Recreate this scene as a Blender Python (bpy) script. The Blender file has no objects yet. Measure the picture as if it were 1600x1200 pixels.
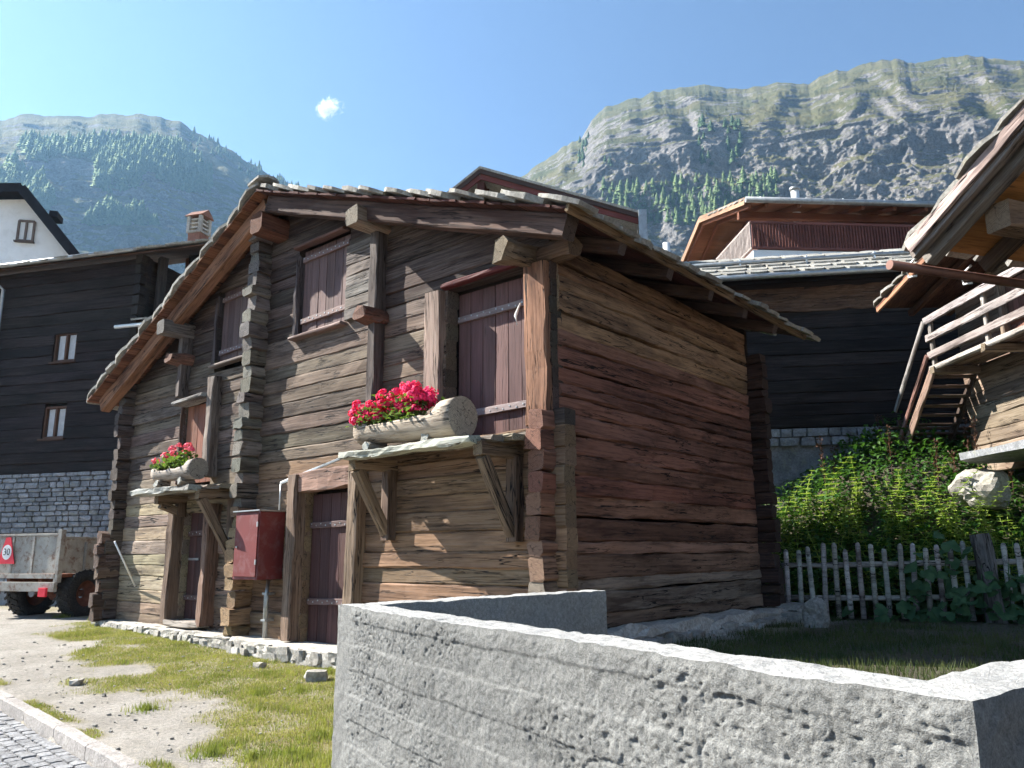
import bpy, math, random
import numpy as np
from mathutils import Vector, Matrix, noise as mnoise

random.seed(7); rng = np.random.default_rng(7)
S = bpy.context.scene
COL = S.collection
rad = math.radians

# ------------------------------------------------------------------ camera
# world frame: origin at the barn's front right corner, X along its gable front, Y along its side wall, Z up
CAM = Vector((5.117, -6.803, 1.6))
FWD = Vector((-0.62927, 0.74839, 0.20962)); RGT = Vector((0.76443, 0.64467, -0.00683)); UPV = Vector((0.14024, -0.15594, 0.97776))
FPX = 1225.0
cam = bpy.data.cameras.new('camera'); cam.sensor_width = 36; cam.lens = 36 * FPX / 1600
cam.clip_start = .05; cam.clip_end = 12000
camo = bpy.data.objects.new('camera', cam); COL.objects.link(camo)
camo.matrix_world = Matrix(((RGT.x, UPV.x, -FWD.x, CAM.x), (RGT.y, UPV.y, -FWD.y, CAM.y), (RGT.z, UPV.z, -FWD.z, CAM.z), (0, 0, 0, 1)))
S.camera = camo

# ------------------------------------------------------------------ sky and sun
TOSUN = Vector((-2.3, -1.0, 2.1)).normalized()
W = bpy.data.worlds.new('World'); S.world = W; W.use_nodes = True
wn = W.node_tree.nodes; wl = W.node_tree.links
sky = wn.new('ShaderNodeTexSky'); sky.sky_type = 'NISHITA'; sky.sun_disc = False
sky.sun_elevation = math.asin(TOSUN.z); sky.sun_rotation = math.atan2(TOSUN.x, TOSUN.y)
sky.altitude = 1600; sky.air_density = 1.0; sky.dust_density = 0.5; sky.ozone_density = 2.2
wl.new(sky.outputs[0], wn['Background'].inputs[0]); wn['Background'].inputs[1].default_value = 0.05
sun = bpy.data.lights.new('sun', 'SUN'); sun.energy = 5.0; sun.angle = rad(.53); sun.color = (1, .95, .87)
suno = bpy.data.objects.new('sun', sun); COL.objects.link(suno)
suno.rotation_euler = (-TOSUN).to_track_quat('-Z', 'Y').to_euler(); suno.location = (-20, -10, 30)
S.view_settings.view_transform = 'Standard'; S.view_settings.look = 'None'
S.view_settings.exposure = 2.0; S.view_settings.gamma = 1; S.view_settings.use_curve_mapping = False
S.cycles.use_denoising = True
S.cycles.use_adaptive_sampling = True; S.cycles.adaptive_threshold = .03
S.cycles.max_bounces = 5; S.cycles.diffuse_bounces = 2; S.cycles.volume_bounces = 0; S.cycles.transparent_max_bounces = 8
S.cycles.sample_clamp_indirect = 6

# ------------------------------------------------------------------ helpers: points
F0 = Vector((FWD.x, FWD.y, 0)).normalized(); R0 = Vector((F0.y, -F0.x, 0))
def ray(u, v):
    return (RGT * ((u - 800) / FPX) + UPV * ((600 - v) / FPX) + FWD)
def at(u, v, d):
    r = ray(u, v); return CAM + r * (d / r.dot(F0))
def on_y(u, v, y):
    r = ray(u, v); return CAM + r * ((y - CAM.y) / r.y)
def on_z(u, v, z):
    r = ray(u, v); return CAM + r * ((z - CAM.z) / r.z)

# ------------------------------------------------------------------ helpers: noise
_P = np.random.default_rng(3).random((64, 64, 64))
def vnoise(x, y, z=0.0):
    x, y, z = np.broadcast_arrays(np.asarray(x, float), np.asarray(y, float), np.asarray(z, float))
    xi, yi, zi = np.floor(x).astype(int), np.floor(y).astype(int), np.floor(z).astype(int)
    fx, fy, fz = x - xi, y - yi, z - zi
    fx, fy, fz = [f * f * (3 - 2 * f) for f in (fx, fy, fz)]
    r = 0
    for a in (0, 1):
        for b in (0, 1):
            for c in (0, 1):
                r = r + _P[(xi + a) % 64, (yi + b) % 64, (zi + c) % 64] * (fx if a else 1 - fx) * (fy if b else 1 - fy) * (fz if c else 1 - fz)
    return r
def fbm(x, y, z=0.0, o=5, g=.5):
    s = 0; a = 1; t = 0
    for i in range(o):
        k = 2.03 ** i
        s = s + a * vnoise(np.asarray(x) * k + 7.3 * i, np.asarray(y) * k + 3.1 * i, np.asarray(z) * k + 11.7 * i); t += a; a *= g
    return s / t
def sstep(a, b, x):
    t = np.clip((x - a) / (b - a), 0, 1); return t * t * (3 - 2 * t)

# ------------------------------------------------------------------ helpers: objects
WM = {}
def wmat(o): return WM.get(o.name, Matrix())
def link(o, parent=None, mw=None):
    COL.objects.link(o); mw = mw or Matrix()
    if parent is not None:
        o.parent = parent; o.matrix_local = wmat(parent).inverted() @ mw
    else:
        o.matrix_local = mw
    WM[o.name] = mw.copy(); return o
def tag(o, label=None, cat=None, group=None, kind=None):
    if label: o['label'] = label
    if cat: o['category'] = cat
    if group: o['group'] = group
    if kind: o['kind'] = kind
    return o
def thing(name, loc, label, cat, rz=0, group=None):
    o = bpy.data.objects.new(name, None); o.empty_display_size = .2
    link(o, None, Matrix.Translation(Vector(loc)) @ Matrix.Rotation(rz, 4, 'Z')); return tag(o, label, cat, group)
def part(name, parent):
    return link(bpy.data.objects.new(name, None), parent, wmat(parent))
def mesh(name, v, f, mats, mi=None, smooth=False):
    me = bpy.data.meshes.new(name)
    if isinstance(v, np.ndarray) and isinstance(f, np.ndarray):
        k = f.shape[1]
        me.vertices.add(len(v)); me.vertices.foreach_set('co', v.astype(np.float32).ravel())
        me.loops.add(f.size); me.loops.foreach_set('vertex_index', f.astype(np.int32).ravel())
        me.polygons.add(len(f)); me.polygons.foreach_set('loop_start', np.arange(0, f.size, k, dtype=np.int32))
        me.polygons.foreach_set('loop_total', np.full(len(f), k, dtype=np.int32))
        me.update(calc_edges=True); me.validate()
    else:
        me.from_pydata([tuple(p) for p in v], [], [tuple(q) for q in f])
    for m in (mats if isinstance(mats, (list, tuple)) else [mats]): me.materials.append(m)
    if mi is not None: me.polygons.foreach_set('material_index', mi)
    if smooth: me.polygons.foreach_set('use_smooth', [True] * len(me.polygons))
    me.update(); return me
def obj(name, me, parent=None, mw=None, col=None):
    o = bpy.data.objects.new(name, me)
    if col is not None: o.color = (*col[:3], 1)
    return link(o, parent, mw)
def vary(c, a=.12, h=.05):
    k = 1 + random.uniform(-a, a); return tuple(max(0.004, x * k * (1 + random.uniform(-h, h))) for x in c)
def frame(p0, p1, up=(0, 0, 1)):
    x = (Vector(p1) - Vector(p0)); L = x.length; x.normalize(); z = Vector(up); z = z - x * z.dot(x)
    if z.length < 1e-4: z = Vector((0, 1, 0)) - x * x.y
    z.normalize(); y = z.cross(x)
    return Matrix(((x.x, y.x, z.x, p0[0]), (x.y, y.y, z.y, p0[1]), (x.z, y.z, z.z, p0[2]), (0, 0, 0, 1))), L
def timber(name, p0, p1, w, h, mat, parent, col, up=(0, 0, 1), seg=.2, jit=.008, ch=.016, s0=0, s1=0, taper=1.0, rnd=False, bow=0):
    """a hewn timber from p0 to p1: w across, h along up, uneven faces; s0/s1 shear the ends (top minus bottom)"""
    m, L = frame(p0, p1, up)
    n = max(2, min(60, int(L / seg) + 1))
    if rnd:
        k = 10; a = np.linspace(0, 2 * np.pi, k, endpoint=False) + .2
        prof = np.stack([np.cos(a) * w / 2, np.sin(a) * h / 2], 1)
    else:
        c = min(ch, w * .3, h * .3); a, b = w / 2, h / 2
        prof = np.array([(-a + c, -b), (a - c, -b), (a, -b + c), (a, b - c), (a - c, b), (-a + c, b), (-a, b - c), (-a, -b + c)]); k = 8
    t = np.linspace(0, 1, n)
    knots = max(2, int(L / .35) + 2)
    offs = rng.normal(0, 1, (k, 2, knots)); kx = np.linspace(0, 1, knots)
    V = np.zeros((n, k, 3))
    for i in range(k):
        for d in (0, 1):
            V[:, i, d + 1] = prof[i, d] * (1 - (1 - taper) * t) + jit * np.interp(t, kx, offs[i, d]) + jit * .35 * rng.normal(0, 1, n)
        V[:, i, 0] = t * L + (s0 * (1 - t) + s1 * t) * (prof[i, 1] / h)
    V[0, :, 0] += rng.normal(0, jit * .5, k); V[-1, :, 0] += rng.normal(0, jit * .5, k)
    if bow: V[:, :, 2] += (bow * 4 * t * (1 - t))[:, None]
    V = V.reshape(-1, 3); f = []; mi = []
    for r in range(n - 1):
        for i in range(k):
            j = (i + 1) % k
            f.append((r * k + i, r * k + j, (r + 1) * k + j, (r + 1) * k + i)); mi.append(0)
    f = [q[::-1] for q in f]
    f.append(tuple(range(k))); mi.append(1); f.append(tuple(range((n - 1) * k, n * k))[::-1]); mi.append(1)
    me = mesh(name, V, f, [mat, M['endgrain']] if mat.name.startswith('wood') else [mat, mat], mi, smooth=rnd)
    return obj(name, me, parent, m, col)
def boxmesh(name, lo, hi, mat, ch=.006):
    (x0, y0, z0), (x1, y1, z1) = lo, hi
    import bmesh
    bm = bmesh.new(); bmesh.ops.create_cube(bm, size=1)
    for v in bm.verts:
        v.co = ((x0 + x1) / 2 + v.co.x * (x1 - x0), (y0 + y1) / 2 + v.co.y * (y1 - y0), (z0 + z1) / 2 + v.co.z * (z1 - z0))
    if ch: bmesh.ops.bevel(bm, geom=bm.edges[:], offset=ch, segments=2, affect='EDGES', profile=.7)
    me = bpy.data.meshes.new(name); bm.to_mesh(me); bm.free(); me.materials.append(mat); return me
def box(name, lo, hi, mat, parent, col=None, mw=None, ch=.006):
    return obj(name, boxmesh(name, lo, hi, mat, ch), parent, mw or (wmat(parent) if parent else None), col)
def stone_mesh(name, sx, sy, sz, mat, j=.12, r=.35):
    V = []; idx = {}; F = []
    g = (-1, 0, 1)
    for x in g:
        for y in g:
            for z in g:
                if (x, y, z) == (0, 0, 0): continue
                idx[(x, y, z)] = len(V); q = Vector((x, y, z)); nn = math.sqrt(abs(x) + abs(y) + abs(z))
                s = 1 - r * (1 - 1 / nn) * 1.2
                V.append((x * sx / 2 * s * (1 + random.uniform(-j, j)), y * sy / 2 * s * (1 + random.uniform(-j, j)), z * sz / 2 * s * (1 + random.uniform(-j, j))))
    for ax in range(3):
        b, c = (ax + 1) % 3, (ax + 2) % 3
        for sg in (-1, 1):
            for i in (-1, 0):
                for k in (-1, 0):
                    q = []
                    for (p, t) in ((i, k), (i + 1, k), (i + 1, k + 1), (i, k + 1)):
                        e = [0, 0, 0]; e[ax] = sg; e[b] = p; e[c] = t; q.append(idx[tuple(e)])
                    F.append(q if sg > 0 else q[::-1])
    return mesh(name, V, F, mat)
def slab_mesh(name, w, l, t, mat):
    """a split stone roof plate: x across, y down the slope, ragged outline"""
    n = 10; P = []
    for i in range(n):
        a = 2 * math.pi * (i + .5) / n; c, s = math.cos(a), math.sin(a)
        e = 1 / max(abs(c), abs(s)); e = 1 + (e - 1) * .8
        P.append((c * e * w / 2 * random.uniform(.92, 1.06), s * e * l / 2 * random.uniform(.92, 1.06)))
    V = [(x, y, t / 2 * random.uniform(.6, 1.3)) for x, y in P] + [(x * .985, y * .985, -t / 2 * random.uniform(.7, 1.2)) for x, y in P]
    F = [tuple(range(n)), tuple(range(2 * n - 1, n - 1, -1))] + [(i, i + n, (i + 1) % n + n, (i + 1) % n) for i in range(n)]
    return V, [tuple(q) for q in F]
def tube(name, pts, r, mat, parent=None, k=10, col=None):
    V = []; F = []
    pts = [Vector(p) for p in pts]
    for i, p in enumerate(pts):
        d = (pts[min(i + 1, len(pts) - 1)] - pts[max(i - 1, 0)]).normalized()
        a = d.cross(Vector((0, 0, 1)));
        if a.length < .05: a = d.cross(Vector((1, 0, 0)))
        a.normalize(); b = d.cross(a)
        rr = r[i] if isinstance(r, (list, tuple)) else r
        for j in range(k):
            t = 2 * math.pi * j / k; V.append(p + a * math.cos(t) * rr + b * math.sin(t) * rr)
    for i in range(len(pts) - 1):
        for j in range(k):
            q = (j + 1) % k; F.append((i * k + j, i * k + q, (i + 1) * k + q, (i + 1) * k + j))
    F.append(tuple(range(k))[::-1]); F.append(tuple(range((len(pts) - 1) * k, len(pts) * k)))
    o = obj(name, mesh(name, V, F, mat), parent, None, col)
    for p in o.data.polygons[:-2]: p.use_smooth = True
    return o

# ------------------------------------------------------------------ materials
M = {}
class NB:
    def __init__(s, name):
        s.m = bpy.data.materials.new(name); s.m.use_nodes = True; s.t = s.m.node_tree; s.b = s.t.nodes['Principled BSDF']; M[name] = s.m
    def n(s, ty, ins=None, **kw):
        nd = s.t.nodes.new('ShaderNode' + ty)
        for k, v in kw.items(): setattr(nd, k, v)
        for k, v in (ins or {}).items(): s.set(nd.inputs[k], v)
        return nd
    def set(s, sock, v):
        if hasattr(v, 'is_output') or isinstance(v, bpy.types.NodeSocket): s.t.links.new(v, sock)
        elif isinstance(v, bpy.types.Node): s.t.links.new(v.outputs[0], sock)
        elif isinstance(v, (tuple, list)) and len(v) == 3 and sock.type == 'RGBA': sock.default_value = (*v, 1)
        else: sock.default_value = v
    def math(s, op, a, b=0.0, clamp=False):
        nd = s.n('Math', operation=op, use_clamp=clamp); s.set(nd.inputs[0], a); s.set(nd.inputs[1], b); return nd.outputs[0]
    def mix(s, f, a, b, bt='MIX'):
        nd = s.n('Mix', data_type='RGBA', blend_type=bt); s.set(nd.inputs[0], f); s.set(nd.inputs[6], a); s.set(nd.inputs[7], b); return nd.outputs[2]
    def ramp(s, f, stops):
        nd = s.n('ValToRGB'); s.set(nd.inputs[0], f); e = nd.color_ramp.elements
        while len(e) < len(stops): e.new(.5)
        for q, (p, c) in zip(e, stops):
            q.position = p; q.color = (*c, 1) if isinstance(c, (tuple, list)) else (c, c, c, 1)
        return nd.outputs[0]
    def noise(s, vec, scale, detail=4, rough=.55, dist=0):
        return s.n('TexNoise', {'Vector': vec, 'Scale': scale, 'Detail': detail, 'Roughness': rough, 'Distortion': dist}).outputs[0]
    def scaled(s, vec, sc):
        return s.n('VectorMath', {0: vec, 1: sc}, operation='MULTIPLY').outputs[0]
    def coord(s, kind='Object', rand=True):
        v = s.n('TexCoord').outputs[kind]
        if not rand: return v
        r = s.n('ObjectInfo').outputs['Random']
        c = s.n('CombineXYZ', {0: s.math('MULTIPLY', r, 37.0), 1: s.math('MULTIPLY', r, 91.0), 2: s.math('MULTIPLY', r, 53.0)})
        return s.n('VectorMath', {0: v, 1: c.outputs[0]}, operation='ADD').outputs[0]
    def bump(s, h, strength, dist=.01):
        nd = s.n('Bump', {'Strength': strength, 'Distance': dist, 'Height': h}); s.t.links.new(nd.outputs[0], s.b.inputs['Normal'])
    def out(s, col, rough=.85, spec=.25, metal=0):
        s.set(s.b.inputs['Base Color'], col); s.set(s.b.inputs['Roughness'], rough); s.set(s.b.inputs['Specular IOR Level'], spec); s.set(s.b.inputs['Metallic'], metal)
        return s.m
def wood(name, stain=(.05, .03, .025), stain_amt=.6, crack=1.0, contrast=1.0, pale=(.3, .28, .26), pale_amt=.35, rough=.85, spec=.2):
    b = NB(name); c = b.coord(); col = b.mix(1.0, b.n('ObjectInfo').outputs['Color'], (.8, .8, .8), 'MULTIPLY'); pale = tuple(.82 * q for q in pale)
    g = b.noise(b.scaled(c, (.8, 34, 34)), 1.0, 5, .62, .12)
    g2 = b.noise(b.scaled(c, (4, 110, 110)), 1.0, 3, .6)
    gr = b.math('ADD', b.math('MULTIPLY', g, .72), b.math('MULTIPLY', g2, .28))
    k = b.ramp(gr, [(.28, max(.05, 1 - .75 * contrast)), (.52, 1.0), (.74, 1 + .0)])
    light = b.ramp(gr, [(.5, 0.0), (.72, 1.0)])
    base = b.mix(1.0, col, k, 'MULTIPLY')
    base = b.mix(b.math('MULTIPLY', light, pale_amt), base, pale)
    st = b.noise(b.scaled(c, (.7, 4.5, 4.5)), 1.0, 5, .65, .3)
    sm = b.math('MULTIPLY', b.ramp(st, [(.47, 0.0), (.66, 1.0)]), stain_amt)
    base = b.mix(sm, base, stain)
    lo = b.noise(b.scaled(c, (.35, .9, .9)), 1.0, 3, .5)
    base = b.mix(1.0, base, b.ramp(lo, [(.3, .68), (.7, 1.25)]), 'MULTIPLY')
    cn = b.noise(b.scaled(c, (.42, 9, 9)), 1.0, 4, .5, .3)
    gate = b.ramp(b.noise(b.scaled(c, (.8, 4, 4)), 1.0, 2, .5), [(.46, 0.0), (.56, 1.0)])
    cr = b.math('MULTIPLY', b.ramp(b.math('ABSOLUTE', b.math('SUBTRACT', cn, .5)), [(.0, 1.0), (.006, 1.0), (.013, 0.0)]), gate)
    cn2 = b.noise(b.scaled(c, (1.1, 21, 21)), 1.0, 3, .5, .2); gate2 = b.ramp(b.noise(b.scaled(c, (1.6, 6, 6)), 1.0, 2, .5), [(.5, 0.0), (.6, 1.0)])
    cr2 = b.math('MULTIPLY', b.ramp(b.math('ABSOLUTE', b.math('SUBTRACT', cn2, .5)), [(.0, 1.0), (.01, .8), (.025, 0.0)]), gate2)
    cr = b.math('MULTIPLY', b.math('MAXIMUM', cr, b.math('MULTIPLY', cr2, .75)), crack, True)
    vk = b.n('TexVoronoi', {'Vector': b.scaled(c, (1.1, 5.5, 5.5)), 'Scale': 1.0, 'Randomness': 1.0}).outputs['Distance']
    kn = b.ramp(vk, [(.03, 1.0), (.11, 0.0)])
    base = b.mix(b.math('MULTIPLY', kn, .6), base, (.035, .02, .014))
    base = b.mix(cr, base, (.012, .009, .008))
    h = b.math('SUBTRACT', b.math('ADD', b.math('MULTIPLY', gr, .55), b.math('MULTIPLY', st, .3)), b.math('MULTIPLY', cr, 1.2))
    b.bump(h, .6, .014)
    return b.out(base, rough, spec)
wood('wood_old', crack=1.0)
wood('wood_grey', stain=(.035, .02, .016), stain_amt=.7, pale=(.35, .295, .255), pale_amt=.38)
wood('wood_red', stain=(.04, .017, .012), stain_amt=.75, pale=(.44, .25, .15), pale_amt=.25)
wood('wood_dark', stain=(.008, .006, .006), stain_amt=.6, pale=(.11, .09, .08), pale_amt=.4, crack=.7)
wood('wood_board', stain=(.05, .02, .018), stain_amt=.3, crack=.35, contrast=.6, pale=(.3, .2, .18), pale_amt=.16, rough=.7)
b = NB('endgrain'); c = b.coord(); col = b.n('ObjectInfo').outputs['Color']
ringv = b.n('TexWave', {'Vector': b.scaled(b.n('TexCoord').outputs['Object'], (0, 1, 1)), 'Scale': 22.0, 'Distortion': 3.0, 'Detail': 3.0}, wave_type='RINGS', rings_direction='X').outputs[1]
rn = b.noise(c, 30, 4, .6)
e = b.mix(1.0, col, b.ramp(b.math('ADD', b.math('MULTIPLY', ringv, .45), b.math('MULTIPLY', rn, .55)), [(.25, .45), (.7, 1.25)]), 'MULTIPLY')
rc = b.ramp(b.math('ABSOLUTE', b.math('SUBTRACT', b.noise(c, 7, 2, .5), .5)), [(.0, 1.0), (.012, 0.0)])
e = b.mix(b.math('MULTIPLY', rc, .85), e, (.015, .012, .01)); e = b.mix(1.0, e, (.72, .78, .8), 'MULTIPLY'); b.bump(b.math('ADD', ringv, rn), .5, .01); b.out(e, .9)

def stonemat(name, c1, c2, lichen=(.3, .3, .2), la=.3, sc=1.0, bump=.8):
    b = NB(name); c = b.coord(); col = b.n('ObjectInfo').outputs['Random']
    n1 = b.noise(c, 3 * sc, 8, .65); n2 = b.noise(c, 22 * sc, 6, .7)
    k = b.mix(b.ramp(n1, [(.35, 0.0), (.65, 1.0)]), c1, c2)
    k = b.mix(1.0, k, b.ramp(n2, [(.3, .55), (.7, 1.3)]), 'MULTIPLY')
    k = b.mix(1.0, k, b.ramp(col, [(0, .78), (1, 1.2)]), 'MULTIPLY')
    k = b.mix(b.math('MULTIPLY', b.ramp(b.noise(c, 7 * sc, 4, .6), [(.55, 0.0), (.66, 1.0)]), la), k, lichen)
    b.bump(b.math('ADD', n1, n2), bump, .02); return b.out(k, .9)
stonemat('slate', (.2, .19, .17), (.33, .32, .29), (.36, .35, .25), .4)
stonemat('rubble', (.27, .25, .22), (.42, .4, .36))
stonemat('wallstone', (.16, .17, .18), (.3, .31, .33))
stonemat('cement', (.36, .33, .29), (.47, .44, .39), la=.1, bump=.4)
stonemat('cobble', (.2, .2, .205), (.3, .3, .305), la=0, sc=2)
stonemat('kerb', (.26, .24, .225), (.36, .335, .31), la=0, sc=2)
def plain(name, col, rough=.6, spec=.4, metal=0, var=.25, sc=4.0, dirt=None, da=.4, bump=.0):
    b = NB(name); c = b.coord(); n = b.noise(c, sc, 6, .65)
    k = b.mix(1.0, col, b.ramp(n, [(.3, 1 - var), (.7, 1 + var)]), 'MULTIPLY')
    if dirt: k = b.mix(b.math('MULTIPLY', b.ramp(b.noise(c, sc * 2.3, 5, .7, .5), [(.5, 0.0), (.68, 1.0)]), da), k, dirt)
    if bump: b.bump(n, bump, .01)
    return b.out(k, rough, spec, metal)
plain('plaster', (.82, .82, .8), .9, .2, var=.06, sc=1.5, dirt=(.55, .54, .5), da=.3, bump=.2)
plain('black_board', (.018, .018, .022), .8, .2)
plain('metal_grey', (.33, .34, .34), .45, .5, .7, var=.2, dirt=(.15, .13, .11))
plain('metal_white', (.7, .71, .7), .4, .5, .3, var=.1)
plain('metal_copper', (.13, .062, .045), .45, .5, .4, var=.25)
plain('red_paint', (.13, .022, .02), .6, .3, var=.15, sc=2, dirt=(.2, .11, .11), da=.5)
plain('red_sign', (.75, .03, .05), .5, .4, var=.05)
plain('white_paint', (.8, .8, .78), .6, .4, var=.05)
plain('black_paint', (.02, .02, .02), .6, .4, var=.05)
plain('rubber', (.022, .021, .021), .85, .3, var=.3, sc=14, dirt=(.12, .1, .08), da=.5, bump=.3)
plain('trailer_metal', (.36, .33, .28), .65, .35, .1, var=.3, sc=3, dirt=(.16, .07, .035), da=.9)
plain('rust', (.16, .06, .035), .85, .2, var=.4, sc=9)
plain('brick_red', (.2, .1, .075), .9, .2, var=.25, sc=12)
plain('curtain', (.5, .5, .5), .9, .1, var=.15, sc=8)
plain('orange_board', (.5, .22, .06), .75, .2, var=.25, sc=5)
plain('tarp', (.1, .12, .14), .5, .4, var=.3, sc=6)
plain('twine', (.75, .75, .72), .8, .2)
plain('soil', (.05, .035, .025), .95, .1, var=.4, sc=20, bump=.6)
b = NB('glass'); b.out((.06, .075, .09), .08, .6)
def leafmat(name, c1, c2, sc=18.0, trans=.35, rough=.55):
    b = NB(name); v = b.n('TexCoord').outputs['Object']; k = b.mix(b.ramp(b.noise(v, sc, 3, .6), [(.35, 0.0), (.65, 1.0)]), c1, c2)
    b.out(k, rough, .12)
    tr = b.n('BsdfTranslucent', {'Color': b.mix(1.0, k, (1.1, 1.25, .6), 'MULTIPLY')})
    mx = b.n('MixShader', {0: trans, 1: b.b.outputs[0], 2: tr.outputs[0]})
    b.t.links.new(mx.outputs[0], b.t.nodes['Material Output'].inputs[0]); return b.m
leafmat('leaf_nettle', (.18, .27, .05), (.36, .42, .12))
leafmat('leaf_dark', (.03, .085, .022), (.075, .15, .035), 8)
leafmat('leaf_mallow', (.045, .105, .05), (.09, .16, .075), 6)
leafmat('leaf_geranium', (.07, .13, .03), (.16, .22, .06), 30)
leafmat('dock_dry', (.06, .03, .02), (.1, .05, .03), 30, .1)
leafmat('grass_blade', (.17, .2, .05), (.34, .325, .11), 2.5, .3)
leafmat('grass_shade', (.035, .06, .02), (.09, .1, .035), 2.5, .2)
leafmat('straw', (.3, .25, .13), (.42, .36, .2), 6, .2)
leafmat('petal_red', (.72, .012, .1), (.8, .06, .19), 60, .25)
leafmat('petal_pink', (.7, .04, .13), (.8, .2, .3), 60, .25)
leafmat('conifer', (.07, .115, .05), (.135, .18, .075), .25, .0, .8)
leafmat('conifer_dark', (.03, .06, .03), (.075, .12, .05), .25, .0, .8)
# ------------------------------------------------------------------ ground
WA, WE, WN, WQ = Vector((1.07, -3.67, 0)), Vector((1.29, -1.31, 0)), Vector((4.73, -4.88, 0)), Vector((5.47, -1.6, 0))
def kerb_y(x): return -3.5 - .109 * (x + 4.92)
FP0 = Vector((.12, 5.8, .66)); FP1 = at(1640, 975, 11.6)
FDIR = Vector((FP1.x - FP0.x, FP1.y - FP0.y, 0)); FDIR.normalize(); FNRM = Vector((-FDIR.y, FDIR.x, 0))
def gz(x, y):
    x = np.asarray(x, float); y = np.asarray(y, float)
    t = y - kerb_y(x)
    z = .09 + .1 * sstep(0, 3, t) + .15 * sstep(-4, -11, x)
    z = np.where(t < 0.02, -.09, z)
    an = (WN - WA).normalized(); s1 = (x - WA.x) * (-an.y) + (y - WA.y) * an.x
    ae = (WE - WA).normalized(); s2 = (x - WA.x) * ae.y - (y - WA.y) * ae.x
    s3 = (WN.x + .225 * (y - WN.y)) - x
    ins = sstep(.02, .2, s1) * np.where(y < WE.y, sstep(.02, .2, s2), sstep(-1.2, .6, x)) * np.where(y < 2, sstep(.02, .2, s3), 1.0)
    z = z * (1 - ins) + .56 * ins
    g = (x - FP0.x) * FNRM.x + (y - FP0.y) * FNRM.y
    z = z + 3.35 * sstep(.3, 6.2, g) * sstep(-3.5, .3, x)
    z = z + 1.5 * sstep(6, 12, y) * (1 - sstep(-3.5, .3, x)) * sstep(-14, -10, x)
    far = sstep(18, 60, np.hypot(x, y - 5))
    z = z * (1 - far)
    return z + .035 * (fbm(x * 1.3, y * 1.3, o=4) - .5) * np.where(t < 0.05, 0, 1)
def cover(x, y):
    """1 = turf, 0 = bare trodden dirt"""
    x = np.asarray(x, float); y = np.asarray(y, float); t = y - kerb_y(x)
    n = fbm(x * 1.1 + 5, y * 1.1, o=4)
    edge = 1.15 + 1.2 * (n - .5) * 2 + .55 * sstep(-4.5, -8, x) - .35 * sstep(-2.5, .6, x)
    c = sstep(-.25, .45, t - edge) * sstep(3.75, 3.2, t + .3 * (n - .5))
    c = c * (.6 + .4 * sstep(.36, .52, fbm(x * 2.6, y * 2.6 + 9, o=4)))
    c = np.maximum(c, .85 * sstep(.16, .05, np.abs(t - .14)) * sstep(.5, .6, fbm(x * 1.7 + 2, y, o=2)))
    c = c * sstep(-12.5, -9.5, x)
    return np.where((x > .9) | (y > .3), .55 * sstep(.4, .6, n), c)
ax = np.concatenate([-np.geomspace(3500, 16.2, 34), np.arange(-16, 7.01, .11), np.geomspace(7.3, 3500, 36)])
ay = np.concatenate([-np.geomspace(3500, 8.2, 36), np.arange(-8, 17.01, .11), np.geomspace(17.3, 3500, 34)])
gx, gy = np.meshgrid(ax, ay, indexing='ij')
gv = np.stack([gx, gy, gz(gx, gy)], -1).reshape(-1, 3)
ni, nj = gx.shape; idx = np.arange(ni * nj).reshape(ni, nj)
gf = np.stack([idx[:-1, :-1], idx[1:, :-1], idx[1:, 1:], idx[:-1, 1:]], -1).reshape(-1, 4)
b = NB('ground'); v = b.n('TexCoord').outputs['Object']; cv = b.n('Attribute', attribute_name='cover').outputs['Fac']
n1 = b.noise(v, 1.6, 8, .6); n2 = b.noise(v, 24, 6, .7); n3 = b.noise(v, 140, 3, .6)
dirt = b.mix(b.ramp(n1, [(.35, 0.0), (.65, 1.0)]), (.27, .25, .22), (.37, .345, .31))
dirt = b.mix(1.0, dirt, b.ramp(n2, [(.3, .62), (.68, 1.22)]), 'MULTIPLY'); dirt = b.mix(1.0, dirt, b.ramp(n3, [(.35, .7), (.65, 1.2)]), 'MULTIPLY')
turf = b.mix(b.ramp(n2, [(.35, 0.0), (.65, 1.0)]), (.17, .135, .075), (.24, .215, .1))
f = b.math('ADD', b.math('MULTIPLY', cv, 1.1), b.math('MULTIPLY', b.math('SUBTRACT', n2, .5), .7), True)
sh = b.n('Attribute', attribute_name='soil').outputs['Fac']
k = b.mix(f, dirt, turf); k = b.mix(sh, k, b.mix(b.ramp(n2, [(.4, 0.0), (.6, 1.0)]), (.055, .05, .04), (.1, .085, .06)))
b.bump(b.math('ADD', n2, b.math('MULTIPLY', n3, .6)), .8, .03); b.out(k, .95, .1)
gm = mesh('ground', gv, gf, M['ground'], smooth=True)
a_ = gm.attributes.new('cover', 'FLOAT', 'POINT'); a_.data.foreach_set('value', cover(gv[:, 0], gv[:, 1]).astype(np.float32))
a_ = gm.attributes.new('soil', 'FLOAT', 'POINT'); a_.data.foreach_set('value', np.maximum(sstep(.6, 1.3, gv[:, 0]) * sstep(-3.9, -3.0, gv[:, 1]) * .9, sstep(-.4, 0, (gv[:, 0] - FP0.x) * FNRM.x + (gv[:, 1] - FP0.y) * FNRM.y) * sstep(-6, -3, gv[:, 0])).astype(np.float32))
tag(obj('ground', gm), 'trodden earth with patchy turf round the barns', kind='structure')

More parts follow.
